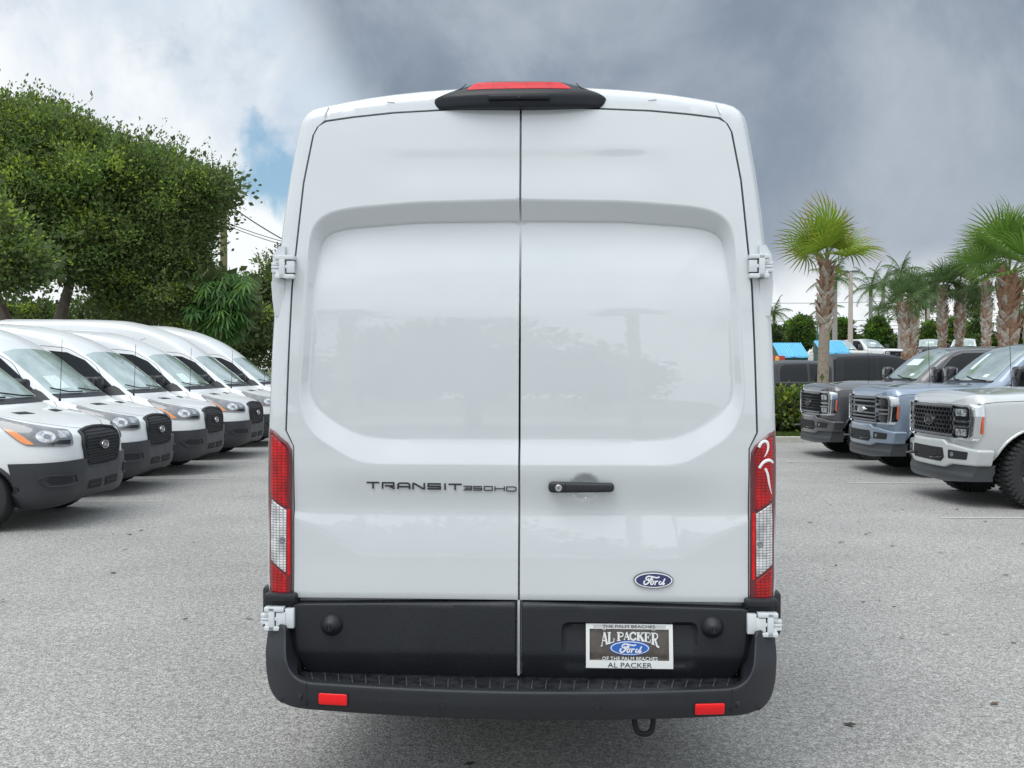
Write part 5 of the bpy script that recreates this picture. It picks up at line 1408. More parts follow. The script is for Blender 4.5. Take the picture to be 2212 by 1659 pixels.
def leaves_mesh(name, P, Nn, size, mi, mats, aspect=.5, droop=None):
    """one kinked quad-pair leaf per point; P (n,3); Nn (n,3) main direction"""
    n = len(P); d = Nn + RNG.normal(0, .55, (n, 3)); d /= np.linalg.norm(d, axis=1)[:, None] + 1e-9
    r = RNG.normal(0, 1, (n, 3)); w = np.cross(d, r); w /= np.linalg.norm(w, axis=1)[:, None] + 1e-9
    up = np.cross(w, d); s = size * RNG.uniform(.65, 1.35, n)[:, None]
    a = P; b = P + d * s * .5 + w * s * aspect * .5 + up * s * .06; c = P + d * s; e = P + d * s * .5 - w * s * aspect * .5 + up * s * .06
    V = np.stack([a, b, c, e], 1).reshape(-1, 3).astype(np.float32)
    me = bpy.data.meshes.new(name); me.vertices.add(4 * n); me.vertices.foreach_set('co', V.ravel())
    me.loops.add(4 * n); me.loops.foreach_set('vertex_index', np.arange(4 * n, dtype=np.int32))
    me.polygons.add(n); me.polygons.foreach_set('loop_start', np.arange(0, 4 * n, 4, dtype=np.int32))
    for m in mats: me.materials.append(m)
    me.polygons.foreach_set('material_index', np.asarray(mi, np.int32)); me.update(calc_edges=True); me.validate()
    return me
def blob_points(blobs, n, clump=.55, shell=.35, rng=RNG):
    """points over the outer part of overlapping ellipsoids; returns P, outward N, clump id noise"""
    B = np.array(blobs, float); w = (B[:, 3] * B[:, 5]) ** 1.0; w /= w.sum()
    nc = max(1, n // 70); k = rng.choice(len(B), nc, p=w)
    d = rng.normal(0, 1, (nc, 3)); d /= np.linalg.norm(d, axis=1)[:, None]
    rad = 1 - shell * rng.random(nc) ** 1.3
    bump = 1 + .10 * np.sin(d[:, 0] * 7 + k) * np.cos(d[:, 2] * 6 + 2 * k) + rng.normal(0, .05, nc)
    C = B[k, :3] + d * B[k, 3:6] * (rad * bump)[:, None]
    # drop clump centres buried deep in another blob
    keep = np.ones(nc, bool)
    for j in range(len(B)):
        q = np.linalg.norm((C - B[j, :3]) / B[j, 3:6], axis=1); keep &= ~((q < .55) & (k != j))
    C, d, k = C[keep], d[keep], k[keep]; nc = len(C)
    tone = rng.random(nc)
    per = n // nc; i = np.repeat(np.arange(nc), per)
    off = rng.normal(0, 1, (len(i), 3)) * clump * .5 * rng.uniform(.5, 1.3, nc)[i][:, None] * np.array([1, 1, .62])
    P = C[i] + off
    Nn = d[i] * .6 + off / clump * .7 + np.array([0, 0, .25])
    return P, Nn, tone[i], d[i]
def sprigs(P0, D0_, length, nleaf, rng=RNG):
    t = rng.random((len(P0), nleaf)); base = P0[:, None, :] + D0_[:, None, :] * (t * length[:, None])[:, :, None]
    side = rng.normal(0, .03, base.shape); return (base + side).reshape(-1, 3), np.repeat(D0_, nleaf, 0)
def trunk_mesh(mb, pts, rs, n=10, m=0): return mb.tube([Vector(p) for p in pts], list(rs), n, m=m)
def tree(name, label, category, loc, blobs, n, size, tones, limbs, mats=(LEAF_A, LEAF_B, LEAF_C, LEAF_D), clump=.55, nsprig=0, aspect=.5, group=None, shell=.35, sprig_len=.8, core=True):
    """tones: cumulative probabilities for mats, as a function of clump tone"""
    root = empty(name, loc, label=label, category=category, group=group)
    P, Nn, tn, d = blob_points(blobs, n, clump, shell)
    cum = np.cumsum(tones); mi = np.searchsorted(cum, np.clip(tn * cum[-1], 0, cum[-1] - 1e-6))
    flip = RNG.random(len(mi)) < .18; mi[flip] = RNG.integers(0, len(mats), flip.sum()) if len(mats) > 1 else 0
    # undersides take mid leaves in place of young ones
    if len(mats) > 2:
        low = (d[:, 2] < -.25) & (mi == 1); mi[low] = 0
    if nsprig:
        B = np.array(blobs, float); k = RNG.choice(len(B), nsprig, p=(B[:, 3] * B[:, 5]) / (B[:, 3] * B[:, 5]).sum())
        dd = RNG.normal(0, 1, (nsprig, 3)); dd[:, 2] = np.abs(dd[:, 2]) * .9 + .1; dd /= np.linalg.norm(dd, axis=1)[:, None]
        p0 = B[k, :3] + dd * B[k, 3:6] * .96; sd = dd * .5 + np.array([0, 0, .8]) + RNG.normal(0, .25, (nsprig, 3)); sd /= np.linalg.norm(sd, axis=1)[:, None]
        SP, SN = sprigs(p0, sd, RNG.uniform(.4, 1.0, nsprig) * sprig_len, 16)
        P = np.concatenate([P, SP]); Nn = np.concatenate([Nn, SN]); mi = np.concatenate([mi, RNG.choice([0, 3 if len(mats) > 3 else 0], len(SP))])
    me = leaves_mesh('foliage', P, Nn, size, mi, mats, aspect)
    link_mesh('foliage', me, root)
    if core:   # added core of large dark leaves: blocks light, crown's inner shade as colour
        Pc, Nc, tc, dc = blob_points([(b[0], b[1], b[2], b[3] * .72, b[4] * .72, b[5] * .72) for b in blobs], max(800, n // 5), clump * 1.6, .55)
        me = leaves_mesh('dark_core_foliage', Pc, Nc, size * 1.7, np.zeros(len(Pc), int), [LEAF_C], .6); link_mesh('dark_core_foliage', me, root)
    for kk, (pts, rs) in enumerate(limbs):
        m = MB(); m.tube(pts, rs, 10); m.build('trunk' if kk == 0 else 'limb', BARK, root)
    return root

# ---- big spreading trees behind the left row (each blob: x,y,z, rx,ry,rz in local metres)
def limb(*p): return [Vector(q) for q in p]
TD = 31.0
def loc_of(u, Y): q = at(u, 900, Y); return (q.x, Y, 0)
def blob(u, v, Y, ru, rv, ry, base):      # picture ellipse -> metres at its own depth
    c = at(u, v, Y); k = Y / F_PX; 
    if Y < 35 and rv > 35: ru -= 20; rv -= 24
    return (c.x - base[0], c.y - base[1], c.z - base[2], ru * k, ry, rv * k)
bL = loc_of(120, 30)
tree('shade_tree', 'broad dense green shade tree rising highest behind the left van row', 'tree', bL,
     [blob(40, 300, 30, 150, 110, 2.6, bL), blob(150, 330, 30, 130, 95, 2.6, bL), blob(230, 400, 29.5, 110, 110, 2.4, bL), blob(100, 450, 29, 150, 110, 2.6, bL), blob(20, 420, 29, 140, 150, 2.5, bL),
      blob(230, 520, 29.3, 110, 100, 2.2, bL), blob(150, 570, 29, 90, 60, 2.0, bL), blob(-60, 380, 30, 130, 160, 2.5, bL), blob(60, 560, 29, 60, 60, 1.8, bL)],
     135000, .112, [.40, .40, .06, .14],
     [(limb((-1.0, 0, 0), (-1.15, 0, 1.6), (-1.35, .1, 2.6), (-1.9, .1, 4.0), (-2.3, .2, 6.0)), [.34, .28, .24, .16, .08]),
      (limb((-.9, .1, .3), (-.5, 0, 1.8), (0.1, .0, 3.0), (.5, 0, 4.4), (.9, .1, 6.2)), [.26, .22, .18, .13, .06]),
      (limb((-1.3, .1, 2.4), (-1.8, .4, 3.4), (-3.2, .5, 4.6), (-4, .3, 5.6)), [.2, .15, .1, .05])], nsprig=330, clump=.5)
bM = loc_of(400, 31)
tree('shade_tree', 'dark olive shade tree with ragged outer twigs, nearest the utility pole', 'tree', bM,
     [blob(330, 400, 31, 95, 95, 2.4, bM), blob(385, 450, 31, 85, 110, 2.3, bM), blob(446, 425, 31, 50, 56, 1.6, bM), blob(458, 395, 31, 52, 48, 1.4, bM), blob(335, 540, 30.6, 98, 100, 2.3, bM), blob(392, 575, 30.6, 58, 80, 1.7, bM), blob(300, 610, 30.4, 100, 60, 2.0, bM),
      blob(390, 640, 30.4, 90, 50, 2.0, bM), blob(290, 660, 30.4, 80, 45, 1.8, bM)],
     110000, .108, [.40, .16, .12, .32],
     [(limb((-1.4, 0, 0), (-1.5, 0, 1.5), (-1.2, .1, 3.0), (-.8, .1, 4.8), (0, 0, 6.4)), [.30, .25, .2, .14, .06]),
      (limb((.2, .1, 0), (.1, 0, 1.6), (.5, .0, 3.2), (.9, 0, 5.0)), [.22, .19, .15, .06])], nsprig=420, clump=.5, sprig_len=1.15)
bN = loc_of(-20, 24)
tree('shade_tree', 'light yellow-green tree limb mass at the far left edge, in front of the bigger tree', 'tree', bN,
     [blob(-30, 560, 24, 95, 75, 1.5, bN), blob(10, 590, 24, 55, 50, 1.2, bN), blob(-30, 480, 24, 60, 60, 1.3, bN), blob(50, 548, 24, 30, 20, .7, bN)],
     20000, .12, [.40, .48, .04, .08],
     [(limb((-.9, 0, 0), (-.85, 0, 1.8), (-.5, .1, 3.4), (-.1, .1, 4.6)), [.2, .17, .12, .05])], nsprig=60, clump=.5)
bR = loc_of(585, 40)
tree('hedge_tree', 'dark rounded clipped tree showing between the umbrella tree and the big van', 'tree', bR,
     [blob(592, 636, 40, 52, 96, 1.9, bR), blob(560, 680, 40, 42, 70, 1.7, bR), blob(530, 735, 40, 60, 45, 1.5, bR), blob(590, 745, 40, 60, 50, 1.6, bR), blob(640, 640, 40, 60, 110, 2.0, bR)],
     26000, .13, [.3, .02, .42, .26], [(limb((.2, 0, 0), (.2, 0, 2.2)), [.18, .12])], clump=.4, nsprig=0)
# ---- umbrella tree: whorls of long leaflets
def umbrella_tree():
    b = loc_of(480, 29.2)
    root = empty('umbrella_tree', b, label='bright green umbrella tree with drooping star-shaped leaves under the dark shade tree', category='tree')
    m = MB(); m.tube([(0, 0, 0), (.05, 0, 1.5), (-.1, 0, 3.0), (.1, 0, 4.2)], [.10, .08, .06, .03], 8); m.build('trunk', BARK, root)
    lf = MB()
    k = 29.2 / F_PX
    pts = []
    rr = random.Random(3)
    for _ in range(170):
        u, v = rr.uniform(405, 540), rr.uniform(590, 735)
        if (u - 478) ** 2 / 66 ** 2 + (v - 650) ** 2 / 88 ** 2 > 1: continue
        pts.append((at(u, v, 29.2 + rr.uniform(-.8, .5)) - Vector(b)))
    for c in pts:
        nl = rr.randint(8, 11); tilt = Vector((rr.uniform(-.5, .5), rr.uniform(-1, -.1), 1)).normalized(); q = tilt.to_track_quat('Z', 'Y')
        mi_ = 0 if rr.random() < .6 else 1
        for i in range(nl):
            a = 2 * math.pi * i / nl + rr.uniform(-.15, .15); L_ = rr.uniform(.28, .42); w = .030
            d = Vector((math.cos(a), math.sin(a), 0)); s = Vector((-math.sin(a), math.cos(a), 0))
            P = [c + q @ (d * .03), c + q @ (d * L_ * .45 + s * w - Vector((0, 0, .04))), c + q @ (d * L_ * .45 - s * w - Vector((0, 0, .04))), c + q @ (d * L_ * .85 + s * w * .7) - Vector((0, 0, .14)), c + q @ (d * L_ * .85 - s * w * .7) - Vector((0, 0, .14)), c + q @ (d * L_) - Vector((0, 0, .20))]
            lf.add(P, [(0, 1, 2), (1, 3, 4, 2), (3, 5, 4)], mi_)
    lf.build('foliage', [leaf_mat('umbrella_leaf', (.040, .115, .022)), leaf_mat('umbrella_leaf_light', (.085, .18, .03))], root, smooth=False)
    Pc, Nc, tc, dc = blob_points([blob(478, 660, 30.0, 60, 80, .6, b)], 2500, .5, .9)
    link_mesh('dark_core_foliage', leaves_mesh('dark_core_foliage', Pc, Nc, .3, np.zeros(len(Pc), int), [LEAF_C], .7), root)  # added dark leaves inside the crown, its inner shade put in as colour
umbrella_tree()
# low growth behind the vans so the gap under the crowns is not empty
bU = loc_of(300, 36)
tree('shrub_row', 'dark scrub growing behind the shade trees, seen under their crowns', 'shrubs', bU,
     [blob(u, 700, 36, 60, 42 + 12 * math.sin(u), 1.2, bU) for u in (20, 95, 215, 280, 350, 420, 500, 570)], 22000, .14, [.4, .1, .4, .1], [(limb((0, 0, 0), (0, 0, 1)), [.06, .04])], clump=.5)

# ---- fan palms
FROND_MATS = {}
def frond_mat(name, c, tip):
    if name in FROND_MATS: return FROND_MATS[name]
    m = leaf_mat(name, c, .45, .3, .18); nt = m.node_tree; N = nt.nodes; L = nt.links
    at_ = N.new('ShaderNodeAttribute'); at_.attribute_name = 'tip'; r = N.new('ShaderNodeMapRange'); L.new(at_.outputs['Fac'], r.inputs[0]); r.inputs[1].default_value = .55; r.inputs[2].default_value = 1.0
    mx = N.new('ShaderNodeMix'); mx.data_type = 'RGBA'; L.new(r.outputs[0], mx.inputs[0])
    sc = [n for n in N if n.type == 'VECT_MATH'][0]; L.new(sc.outputs[0], mx.inputs[6]); mx.inputs[7].default_value = (*tip, 1)
    L.new(mx.outputs[2], N['Principled BSDF'].inputs['Base Color']); FROND_MATS[name] = m; return m
PETIOLE = mat('petiole', (.14, .20, .04), .5)
def fan_frond_mesh(mname, seed, R_=.95, nl=40, pet=.75, m=None, spread=125, droop=.35, width=.034):
    """petiole along +Y then a pleated fan; z up"""
    rr = random.Random(seed); mb = MB(); tips = []
    pts = [Vector((0, 0, 0)), Vector((0, pet * .5, .05)), Vector((0, pet, .03))]
    mb.tube(pts, [.022, .015, .010], 5, m=1); tips += [0] * len(mb.v)
    hub = pts[-1]
    for i in range(nl):
        a = (i / (nl - 1) * 2 - 1) * spread * deg; L_ = R_ * (1 - .28 * abs(a) / math.pi) * rr.uniform(.9, 1.08)
        d = Vector((math.sin(a), math.cos(a), .0)); s = Vector((math.cos(a), -math.sin(a), 0)); cup = .22 * (1 - math.cos(a)) * .4
        dr = droop * rr.uniform(.5, 1.4); tw = rr.uniform(-.4, .4)
        rows = []
        for t, w in ((.03, .25), (.35, 1.0), (.62, .85), (.84, .5), (1.0, .06)):
            c = hub + d * L_ * t + Vector((0, 0, .10 * math.sin(t * 2.6) + cup * t - dr * L_ * max(0, t - .5) ** 1.6 * 1.6)) + s * tw * .06 * t * t
            rows.append((c - s * width * w * .5 + Vector((0, 0, .006 * w)), c + Vector((0, 0, -.008 * w)), c + s * width * w * .5 + Vector((0, 0, .006 * w)), t))
        vs = []; fs = []
        for r0 in rows: vs += [r0[0], r0[1], r0[2]]; tips += [r0[3]] * 3
        for k in range(len(rows) - 1):
            for j in (0, 1): a_ = 3 * k + j; fs.append((a_, a_ + 1, a_ + 4, a_ + 3))
        mb.add(vs, fs, 0)
    me = bpy.data.meshes.new(mname); me.from_pydata(mb.v, [], mb.f); me.materials.append(m); me.materials.append(PETIOLE)
    me.polygons.foreach_set('material_index', np.array(mb.m, np.int32))
    at_ = me.attributes.new('tip', 'FLOAT', 'POINT'); at_.data.foreach_set('value', np.array(tips, np.float32)); me.update(); return me
BOOT = mat('leaf_base_grey', (.44, .39, .33), .85, var=.35, vscale=10, bump=.6, bscale=30); BOOT_B = mat('leaf_base_brown', (.30, .18, .115), .85, var=.35, vscale=10, bump=.6, bscale=30)
PTRUNK = mat('palm_trunk', (.29, .24, .19), .9, var=.3, vscale=14, bump=.9, bscale=35); PTRUNK_B = mat('palm_trunk_brown', (.36, .20, .12), .9, var=.35, vscale=12, bump=.9, bscale=30)
def boot_mesh(name, w, h, m):
    """a split leaf base: wedge leaning outwards"""
    mb = MB(); P = lambda x, y, z: (x, y, z)
    v = [(-w * .55, 0, 0), (w * .55, 0, 0), (-w * .5, .035, h * .45), (w * .5, .035, h * .45), (-w * .28, .085, h * .95), (w * .10, .085, h * .95), (-w * .40, .03, .02), (w * .40, .03, .02), (-w * .38, .07, h * .48), (w * .38, .07, h * .48), (-w * .22, .11, h), (w * .06, .11, h)]
    f = [(6, 7, 9, 8), (8, 9, 11, 10), (0, 2, 3, 1), (2, 4, 5, 3), (0, 6, 8, 2), (2, 8, 10, 4), (7, 1, 3, 9), (9, 3, 5, 11), (10, 11, 5, 4), (0, 1, 7, 6)]
    me = bpy.data.meshes.new(name); me.from_pydata(v, [], f); me.materials.append(m); me.update(); return me
def fan_palm(base, h, label, seed, r0=.16, r1=.13, boots=(0.6, 1.0), nf=24, R_=.95, pet=.75, fm=None, nboot=46, boot_w=.13, boot_h=.26, lean=(0, 0), bulge=.0, stuff_boots=False, brown=.35, up_only=False, group='palms', trunk_m=None, spread=125, nl=40, elev=(-38, 84)):
    rr = random.Random(seed)
    root = empty('fan_palm', base, label=label, category='palm tree', group=group)
    ax = lambda z: Vector((lean[0] * (z / h) ** 1.5, lean[1] * (z / h) ** 1.5, z))
    rad = lambda z: (r0 + (r1 - r0) * z / h) + bulge * math.exp(-((z / h - .72) / .2) ** 2)
    m = MB(); zs = np.linspace(0, h, 15); m.tube([ax(z) for z in zs], [rad(z) for z in zs], 16); m.build('trunk', trunk_m or PTRUNK, root)
    bm_a, bm_b = boot_mesh('leaf_base', boot_w, boot_h, BOOT), boot_mesh('leaf_base', boot_w, boot_h, BOOT_B)
    joined = MB()
    for i in range(nboot):
        z = h * (boots[0] + (boots[1] - boots[0]) * (i / nboot)) - .12; a = i * 2.39996 + rr.uniform(-.15, .15)
        c = ax(z) + Vector((math.cos(a), math.sin(a), 0)) * (rad(z) - .02); top = i / nboot
        s = rr.uniform(.85, 1.2); tilt = rr.uniform(-.1, .15); side = (1 if i % 2 else -1) * rr.uniform(.25, .55)
        b_ = bm_b if rr.random() < brown + .4 * (top > .8) else bm_a
        Mx = Matrix.Translation(c) @ Matrix.Rotation(a - math.pi / 2, 4, 'Z') @ Matrix.Rotation(-tilt, 4, 'X') @ Matrix.Rotation(side, 4, 'Y') @ Matrix.Scale(s, 4)
        if stuff_boots: joined.add([Mx @ v.co for v in b_.vertices], [p.vertices[:] for p in b_.polygons], 0 if b_ is bm_a else 1)
        else:
            o = link_mesh('leaf_base', b_, root); o.matrix_local = Mx
    if stuff_boots: joined.build('leaf_bases', [BOOT, BOOT_B], root, smooth=False, kind='stuff')
    fms = [fan_frond_mesh('frond', seed * 10 + k, R_, nl, pet, fm, spread=spread, width=.034 * (40 / nl) ** .9 * R_, droop=.28) for k in range(3)]
    top = ax(h)
    for i in range(nf):
        a = i * 2.39996 + rr.uniform(-.2, .2); t = i / nf
        el = (elev[1] + (elev[0] - elev[1]) * t) * deg + rr.uniform(-.12, .12)
        o = link_mesh('frond', fms[i % 3], root)
        o.matrix_local = Matrix.Translation(top - Vector((0, 0, .18 * t))) @ Matrix.Rotation(a, 4, 'Z') @ Matrix.Rotation(el, 4, 'X') @ Matrix.Rotation(rr.uniform(-.7, .7), 4, 'Y') @ Matrix.Scale(rr.uniform(.8, 1.1), 4)
    return root
F_NEAR = frond_mat('frond_bright', (.24, .36, .035), (.36, .20, .06)); F_RIGHT = frond_mat('frond_green', (.15, .28, .045), (.24, .26, .07)); F_FAR = frond_mat('frond_dark', (.095, .165, .055), (.15, .19, .08))
def gp(u, v, Y):
    q = at(u, v, Y); return (q.x, Y, terrain(q.x, Y)), q.z - terrain(q.x, Y)
b, hh = gp(1778, 562, 25.0)
fan_palm(b, hh, 'fan palm with brown-tipped fronds in the kerbed island, left of all the palms', 11, .155, .115, (.62, 1.0), 14, 1.0, .66, F_NEAR, 60, .115, .27, lean=(.10, 0), elev=(8, 74), group='fan palms on the right', spread=125, nl=28)
b, hh = gp(2180, 592, 29.0)
fan_palm(b, hh, 'tallest fan palm with red-brown trunk, cut by the right edge of the picture', 12, .245, .21, (.30, 1.0), 24, 1.25, 1.15, F_RIGHT, 110, .19, .34, brown=.55, trunk_m=PTRUNK_B, elev=(2, 80), group='fan palms on the right', spread=122, nl=30)
for (u, v, Y, sd, sc, lab, ln) in ((1948, 652, 46, 21, .95, 'short fan palm leaning left, front one of the crossed pair', (-.35, 0)), (1972, 640, 49, 22, 1.0, 'fan palm behind the short leaning one, right of the crossed pair', (.0, 0)),
                                (2036, 622, 50, 23, 1.0, 'fan palm with thick criss-cross trunk just right of the crossed pair', (0, 0)), (2074, 612, 50, 24, 1.05, 'fan palm with thick criss-cross trunk, middle of the far row', (0, 0)),
                                (2132, 606, 48, 25, 1.1, 'pale-trunked fan palm just left of the tallest palm', (0, 0)), (2222, 640, 52, 26, 1.1, 'fan palm peeping in behind the tallest palm at the right edge', (0, 0))):
    b, hh = gp(u, v, Y); b = (b[0] - ln[0], b[1], b[2])
    fan_palm(b, hh, lab, sd, .14, .15, (.22, 1.0), 22, .88 * sc, .70, F_FAR, 130, .14, .28, stuff_boots=True, brown=.3, lean=ln, bulge=.05, elev=(-45, 84), group='fan palms on the right', nl=20)
# ---- feather palms far off
def feather_palm(base, h, label, seed, L_=2.0, nf=13, r=.14, trunk_m=None):
    rr = random.Random(seed); root = empty('feather_palm', base, label=label, category='palm tree', group='feather palms far off')
    m = MB(); m.tube([(0, 0, 0), (0, 0, h * .5), (0, 0, h)], [r, r * .85, r * .7], 10); m.build('trunk', trunk_m or mat('royal_trunk', (.30, .29, .27), .8), root)
    m = MB(); m.tube([(0, 0, h - .05), (0, 0, h + .4), (0, 0, h + .9)], [r * .75, r * .8, r * .35], 8); m.build('crownshaft', mat('crownshaft', (.12, .20, .04), .5), root)
    for i in range(nf):
        a = i * 2.39996; el = (80 - 105 * i / nf) * deg; d = Vector((math.cos(a) * math.cos(el), math.sin(a) * math.cos(el), math.sin(el)))
        mb = MB(); p = Vector((0, 0, h + .7)); P = [p.copy()]; dv = d.copy()
        for k in range(8): p = p + dv * L_ / 8; dv = (dv - Vector((0, 0, .16 + .05 * rr.random()))).normalized(); P.append(p.copy())
        mb.tube(P, [.025] * 8 + [.008], 4)
        for k in range(1, 9):
            for j in range(4):
                q = P[k - 1].lerp(P[k], j / 4); t = (P[k] - P[k - 1]).normalized(); s = t.cross(Vector((0, 0, 1))).normalized()
                for sg in (-1, 1):
                    ll = .55 * math.sin(min(1, (k + j / 4) / 8) * 2.7 + .25) + .1; e = q + s * sg * ll * .75 + t * ll * .35 - Vector((0, 0, ll * rr.uniform(.3, .8)))
                    mb.add([q - t * .02, q + t * .03, e], [(0, 1, 2)])
        mb.build('frond', F_FAR, root, smooth=False)
    return root
for (u, v, Y, sd, L_, lab) in ((1804, 612, 70, 31, 2.3, 'feather palm close behind the leftmost fan palm'), (1881, 628, 80, 32, 2.4, 'feather palm between the tall light pole and the crossed fan palms'),
                               (1908, 622, 84, 33, 2.1, 'slim feather palm touching the crossed fan palms on their left'), (1946, 598, 72, 34, 1.8, 'feather palm showing above the crossed fan palms'),
                               (1898, 670, 110, 35, 1.8, 'tiny thin feather palm far off, low under the others'), (1672, 680, 95, 36, 2.0, 'dark feather palm far off beside the big van'), (1784, 672, 95, 37, 1.9, 'short dark feather palm behind the leftmost trunk')):
    b, hh = gp(u, v + 12, Y); feather_palm(b, hh, lab, sd, L_, r=.20 if Y < 100 else .12)
# ---- hedge line, shrubs
def fol_thing(name, label, cat, blobs, n, size, tones, base, clump=.4, group=None, mats=None, nsprig=0, twigs=True):
    r_ = tree(name, label, cat, base, blobs, n, size, tones, [(limb((0, 0, -.05), (.02, 0, .8)), [.07, .03])], clump=clump, group=group, mats=mats or (LEAF_A, LEAF_B, LEAF_C, LEAF_D), shell=.4, nsprig=nsprig, sprig_len=.4, core=True)
    return r_
H_A = leaf_mat('hedge_leaf', (.09, .19, .03)); H_B = leaf_mat('hedge_leaf_light', (.19, .33, .04)); H_C = leaf_mat('hedge_leaf_dark', (.045, .085, .025))
for i, (u0, u1) in enumerate(((1640, 1860), (1840, 2060), (2040, 2290))):
    b = gp((u0 + u1) / 2, 740, 84)[0]
    fol_thing('clipped_hedge', ('left', 'middle', 'right')[i] + ' stretch of the long clipped hedge behind the far parked cars', 'hedge',
              [blob(u, 741 - (3 if i == 2 else 0), 84, 20, 13, .7, b) for u in range(u0, u1, 18)], 22000, .16, [.5, .3, .2], b, clump=.35, mats=(H_A, H_B, H_C), group='long hedge')
for (u, v, ru, rv, Y, lab, ml) in ((1730, 708, 34, 30, 80, 'bright round shrub left of the leftmost palm trunk', 0), (1708, 716, 22, 22, 88, 'dark clipped shrub peeping from behind the bright round one', 1), (1821, 710, 22, 26, 80, 'yellow-green shrub between the palm trunk and the light pole', 0),
                               (1898, 712, 30, 34, 79, 'bright tall shrub right of the light pole, above the white pickup', 0), (2010, 718, 24, 26, 80, 'bright shrub seen between two thick palm trunks', 0), (2060, 712, 30, 30, 84, 'bright shrub seen right of the middle palm trunks', 0),
                               (2105, 714, 44, 30, 86, 'wide dark rounded shrub left of the tallest palm', 1), (1668, 725, 20, 24, 82, 'dark shrub touching the right side of the big van', 1), (2195, 700, 40, 40, 84, 'dark shrub behind the tallest palm trunk', 1)):
    b = gp(u, v, Y)[0]
    fol_thing('garden_shrub', lab, 'shrub', [blob(u, v, Y, ru * .78, rv * .85, ru * .8 * Y / F_PX, b), blob(u - ru * .25, v + rv * .55, Y, ru * .6, rv * .55, ru * .6 * Y / F_PX, b), blob(u + ru * .28, v + rv * .5, Y, ru * .6, rv * .6, ru * .6 * Y / F_PX, b)], 9000, .17, [.45, .4, .15] if not ml else [.3, .05, .65], b, clump=.3, mats=(H_A, H_B, H_C), group='shrubs along the hedge', nsprig=0 if ml else 30)
# pines far right, layered pads
for (u, v, Y, lab, pads) in ((1999, 640, 92, 'open pine with tufted pads behind the thick palm trunks', ((1995, 602, 22, 10), (2008, 618, 20, 9), (1990, 635, 20, 9), (2010, 650, 24, 10), (1996, 668, 22, 9), (2020, 632, 12, 7))),
                             (2105, 640, 92, 'open pine with tufted pads left of the tallest palm', ((2100, 628, 20, 9), (2112, 645, 22, 9), (2095, 660, 20, 9), (2110, 678, 24, 10), (2125, 662, 14, 8)))):
    b = gp(u, v, Y)[0]; k = Y / F_PX; h_ = at(u, v - 35, Y).z - b[2]
    tree('pine_tree', lab, 'tree', b, [blob(a, c, Y, p, q, p * k, b) for a, c, p, q in pads], 9000, .17, [.4, .0, .5, .1],
         [(limb((0, 0, 0), (.1, 0, h_ * .5), (0, 0, h_)), [.16, .12, .05])], clump=.5, core=False)
# ---- island with kerb, grass and hedge bush
def island():
    x0, x1, y0, y1 = 4.9, 15.5, 22.7, 26.0
    out = rounded([(x0, y0), (x1, y0), (x1, y1), (x0, y1)], 1.1, 8); inn = rounded([(x0 + .16, y0 + .16), (x1 - .16, y0 + .16), (x1 - .16, y1 - .16), (x0 + .16, y1 - .16)], .95, 8)
    n = len(out); T_ = lambda x, y: terrain(x, y)
    vs = [(p[0], p[1], T_(*p) - .02) for p in out] + [(p[0] + (.02 if p[0] < 9 else -.02), p[1] + (.02 if p[1] < 24 else -.02), T_(*p) + .13) for p in out] + [(p[0], p[1], T_(*p) + .15) for p in [tuple((np.array(o) * .6 + np.array(i_) * .4)) for o, i_ in zip(out, inn)]] + [(p[0], p[1], T_(*p) + .14) for p in inn] + [(p[0], p[1], T_(*p) + .05) for p in inn]
    fs = [(r * n + i, r * n + (i + 1) % n, (r + 1) * n + (i + 1) % n, (r + 1) * n + i) for r in range(4) for i in range(n)]
    mesh('kerb', vs, fs, CONC, None, True, sharp=40, kind='structure')
    vs = [(p[0], p[1], T_(*p) + .10) for p in inn] ; mesh('island_soil', vs, [tuple(range(n))], SOIL, None, False, kind='structure')
    # grass blades
    nb = 9000; X = RNG.uniform(x0 + .2, 9.5, nb); Y = RNG.uniform(y0 + .2, y0 + 1.0, nb); P = np.stack([X, Y, np.full(nb, .11)], 1)
    me = leaves_mesh('grass', P, np.tile([0, 0, 1.2], (nb, 1)), .10, RNG.integers(0, 2, nb), [leaf_mat('grass_a', (.12, .19, .03)), leaf_mat('grass_b', (.09, .14, .03))], .14); link_mesh('grass', me, kind='stuff')
    b = (6.6, 24.2, .10)
    bl = [(x - b[0], rr_, .54, .52, .5, .50) for x, rr_ in ((5.6, 0), (6.1, .05), (6.6, -.05), (7.1, 0), (7.6, .05), (8.1, 0), (8.6, 0))]
    r_ = tree('cocoplum_hedge', 'low round-leaved hedge in the kerbed island, beside the dark grey pickup', 'hedge', b, [(x, y, z, a, c, d) for x, y, z, a, c, d in bl], 17000, .095,
         [.40, .45, .15], [(limb((-.4, -.3, 0), (-.35, -.35, .5), (-.5, -.4, .8)), [.015, .012, .006])] + [(limb((x, -.3, 0), (x + .05, -.35, .4), (x + .1, -.35, .7)), [.014, .01, .005]) for x in (-.9, -.7, -.55, -.15, .1, .3)],
         mats=(leaf_mat('hedge_round_mid', (.10, .17, .025)), leaf_mat('hedge_round_lime', (.30, .38, .04)), leaf_mat('hedge_round_dark', (.05, .045, .03))), clump=.30, aspect=.8, shell=.5)
island()
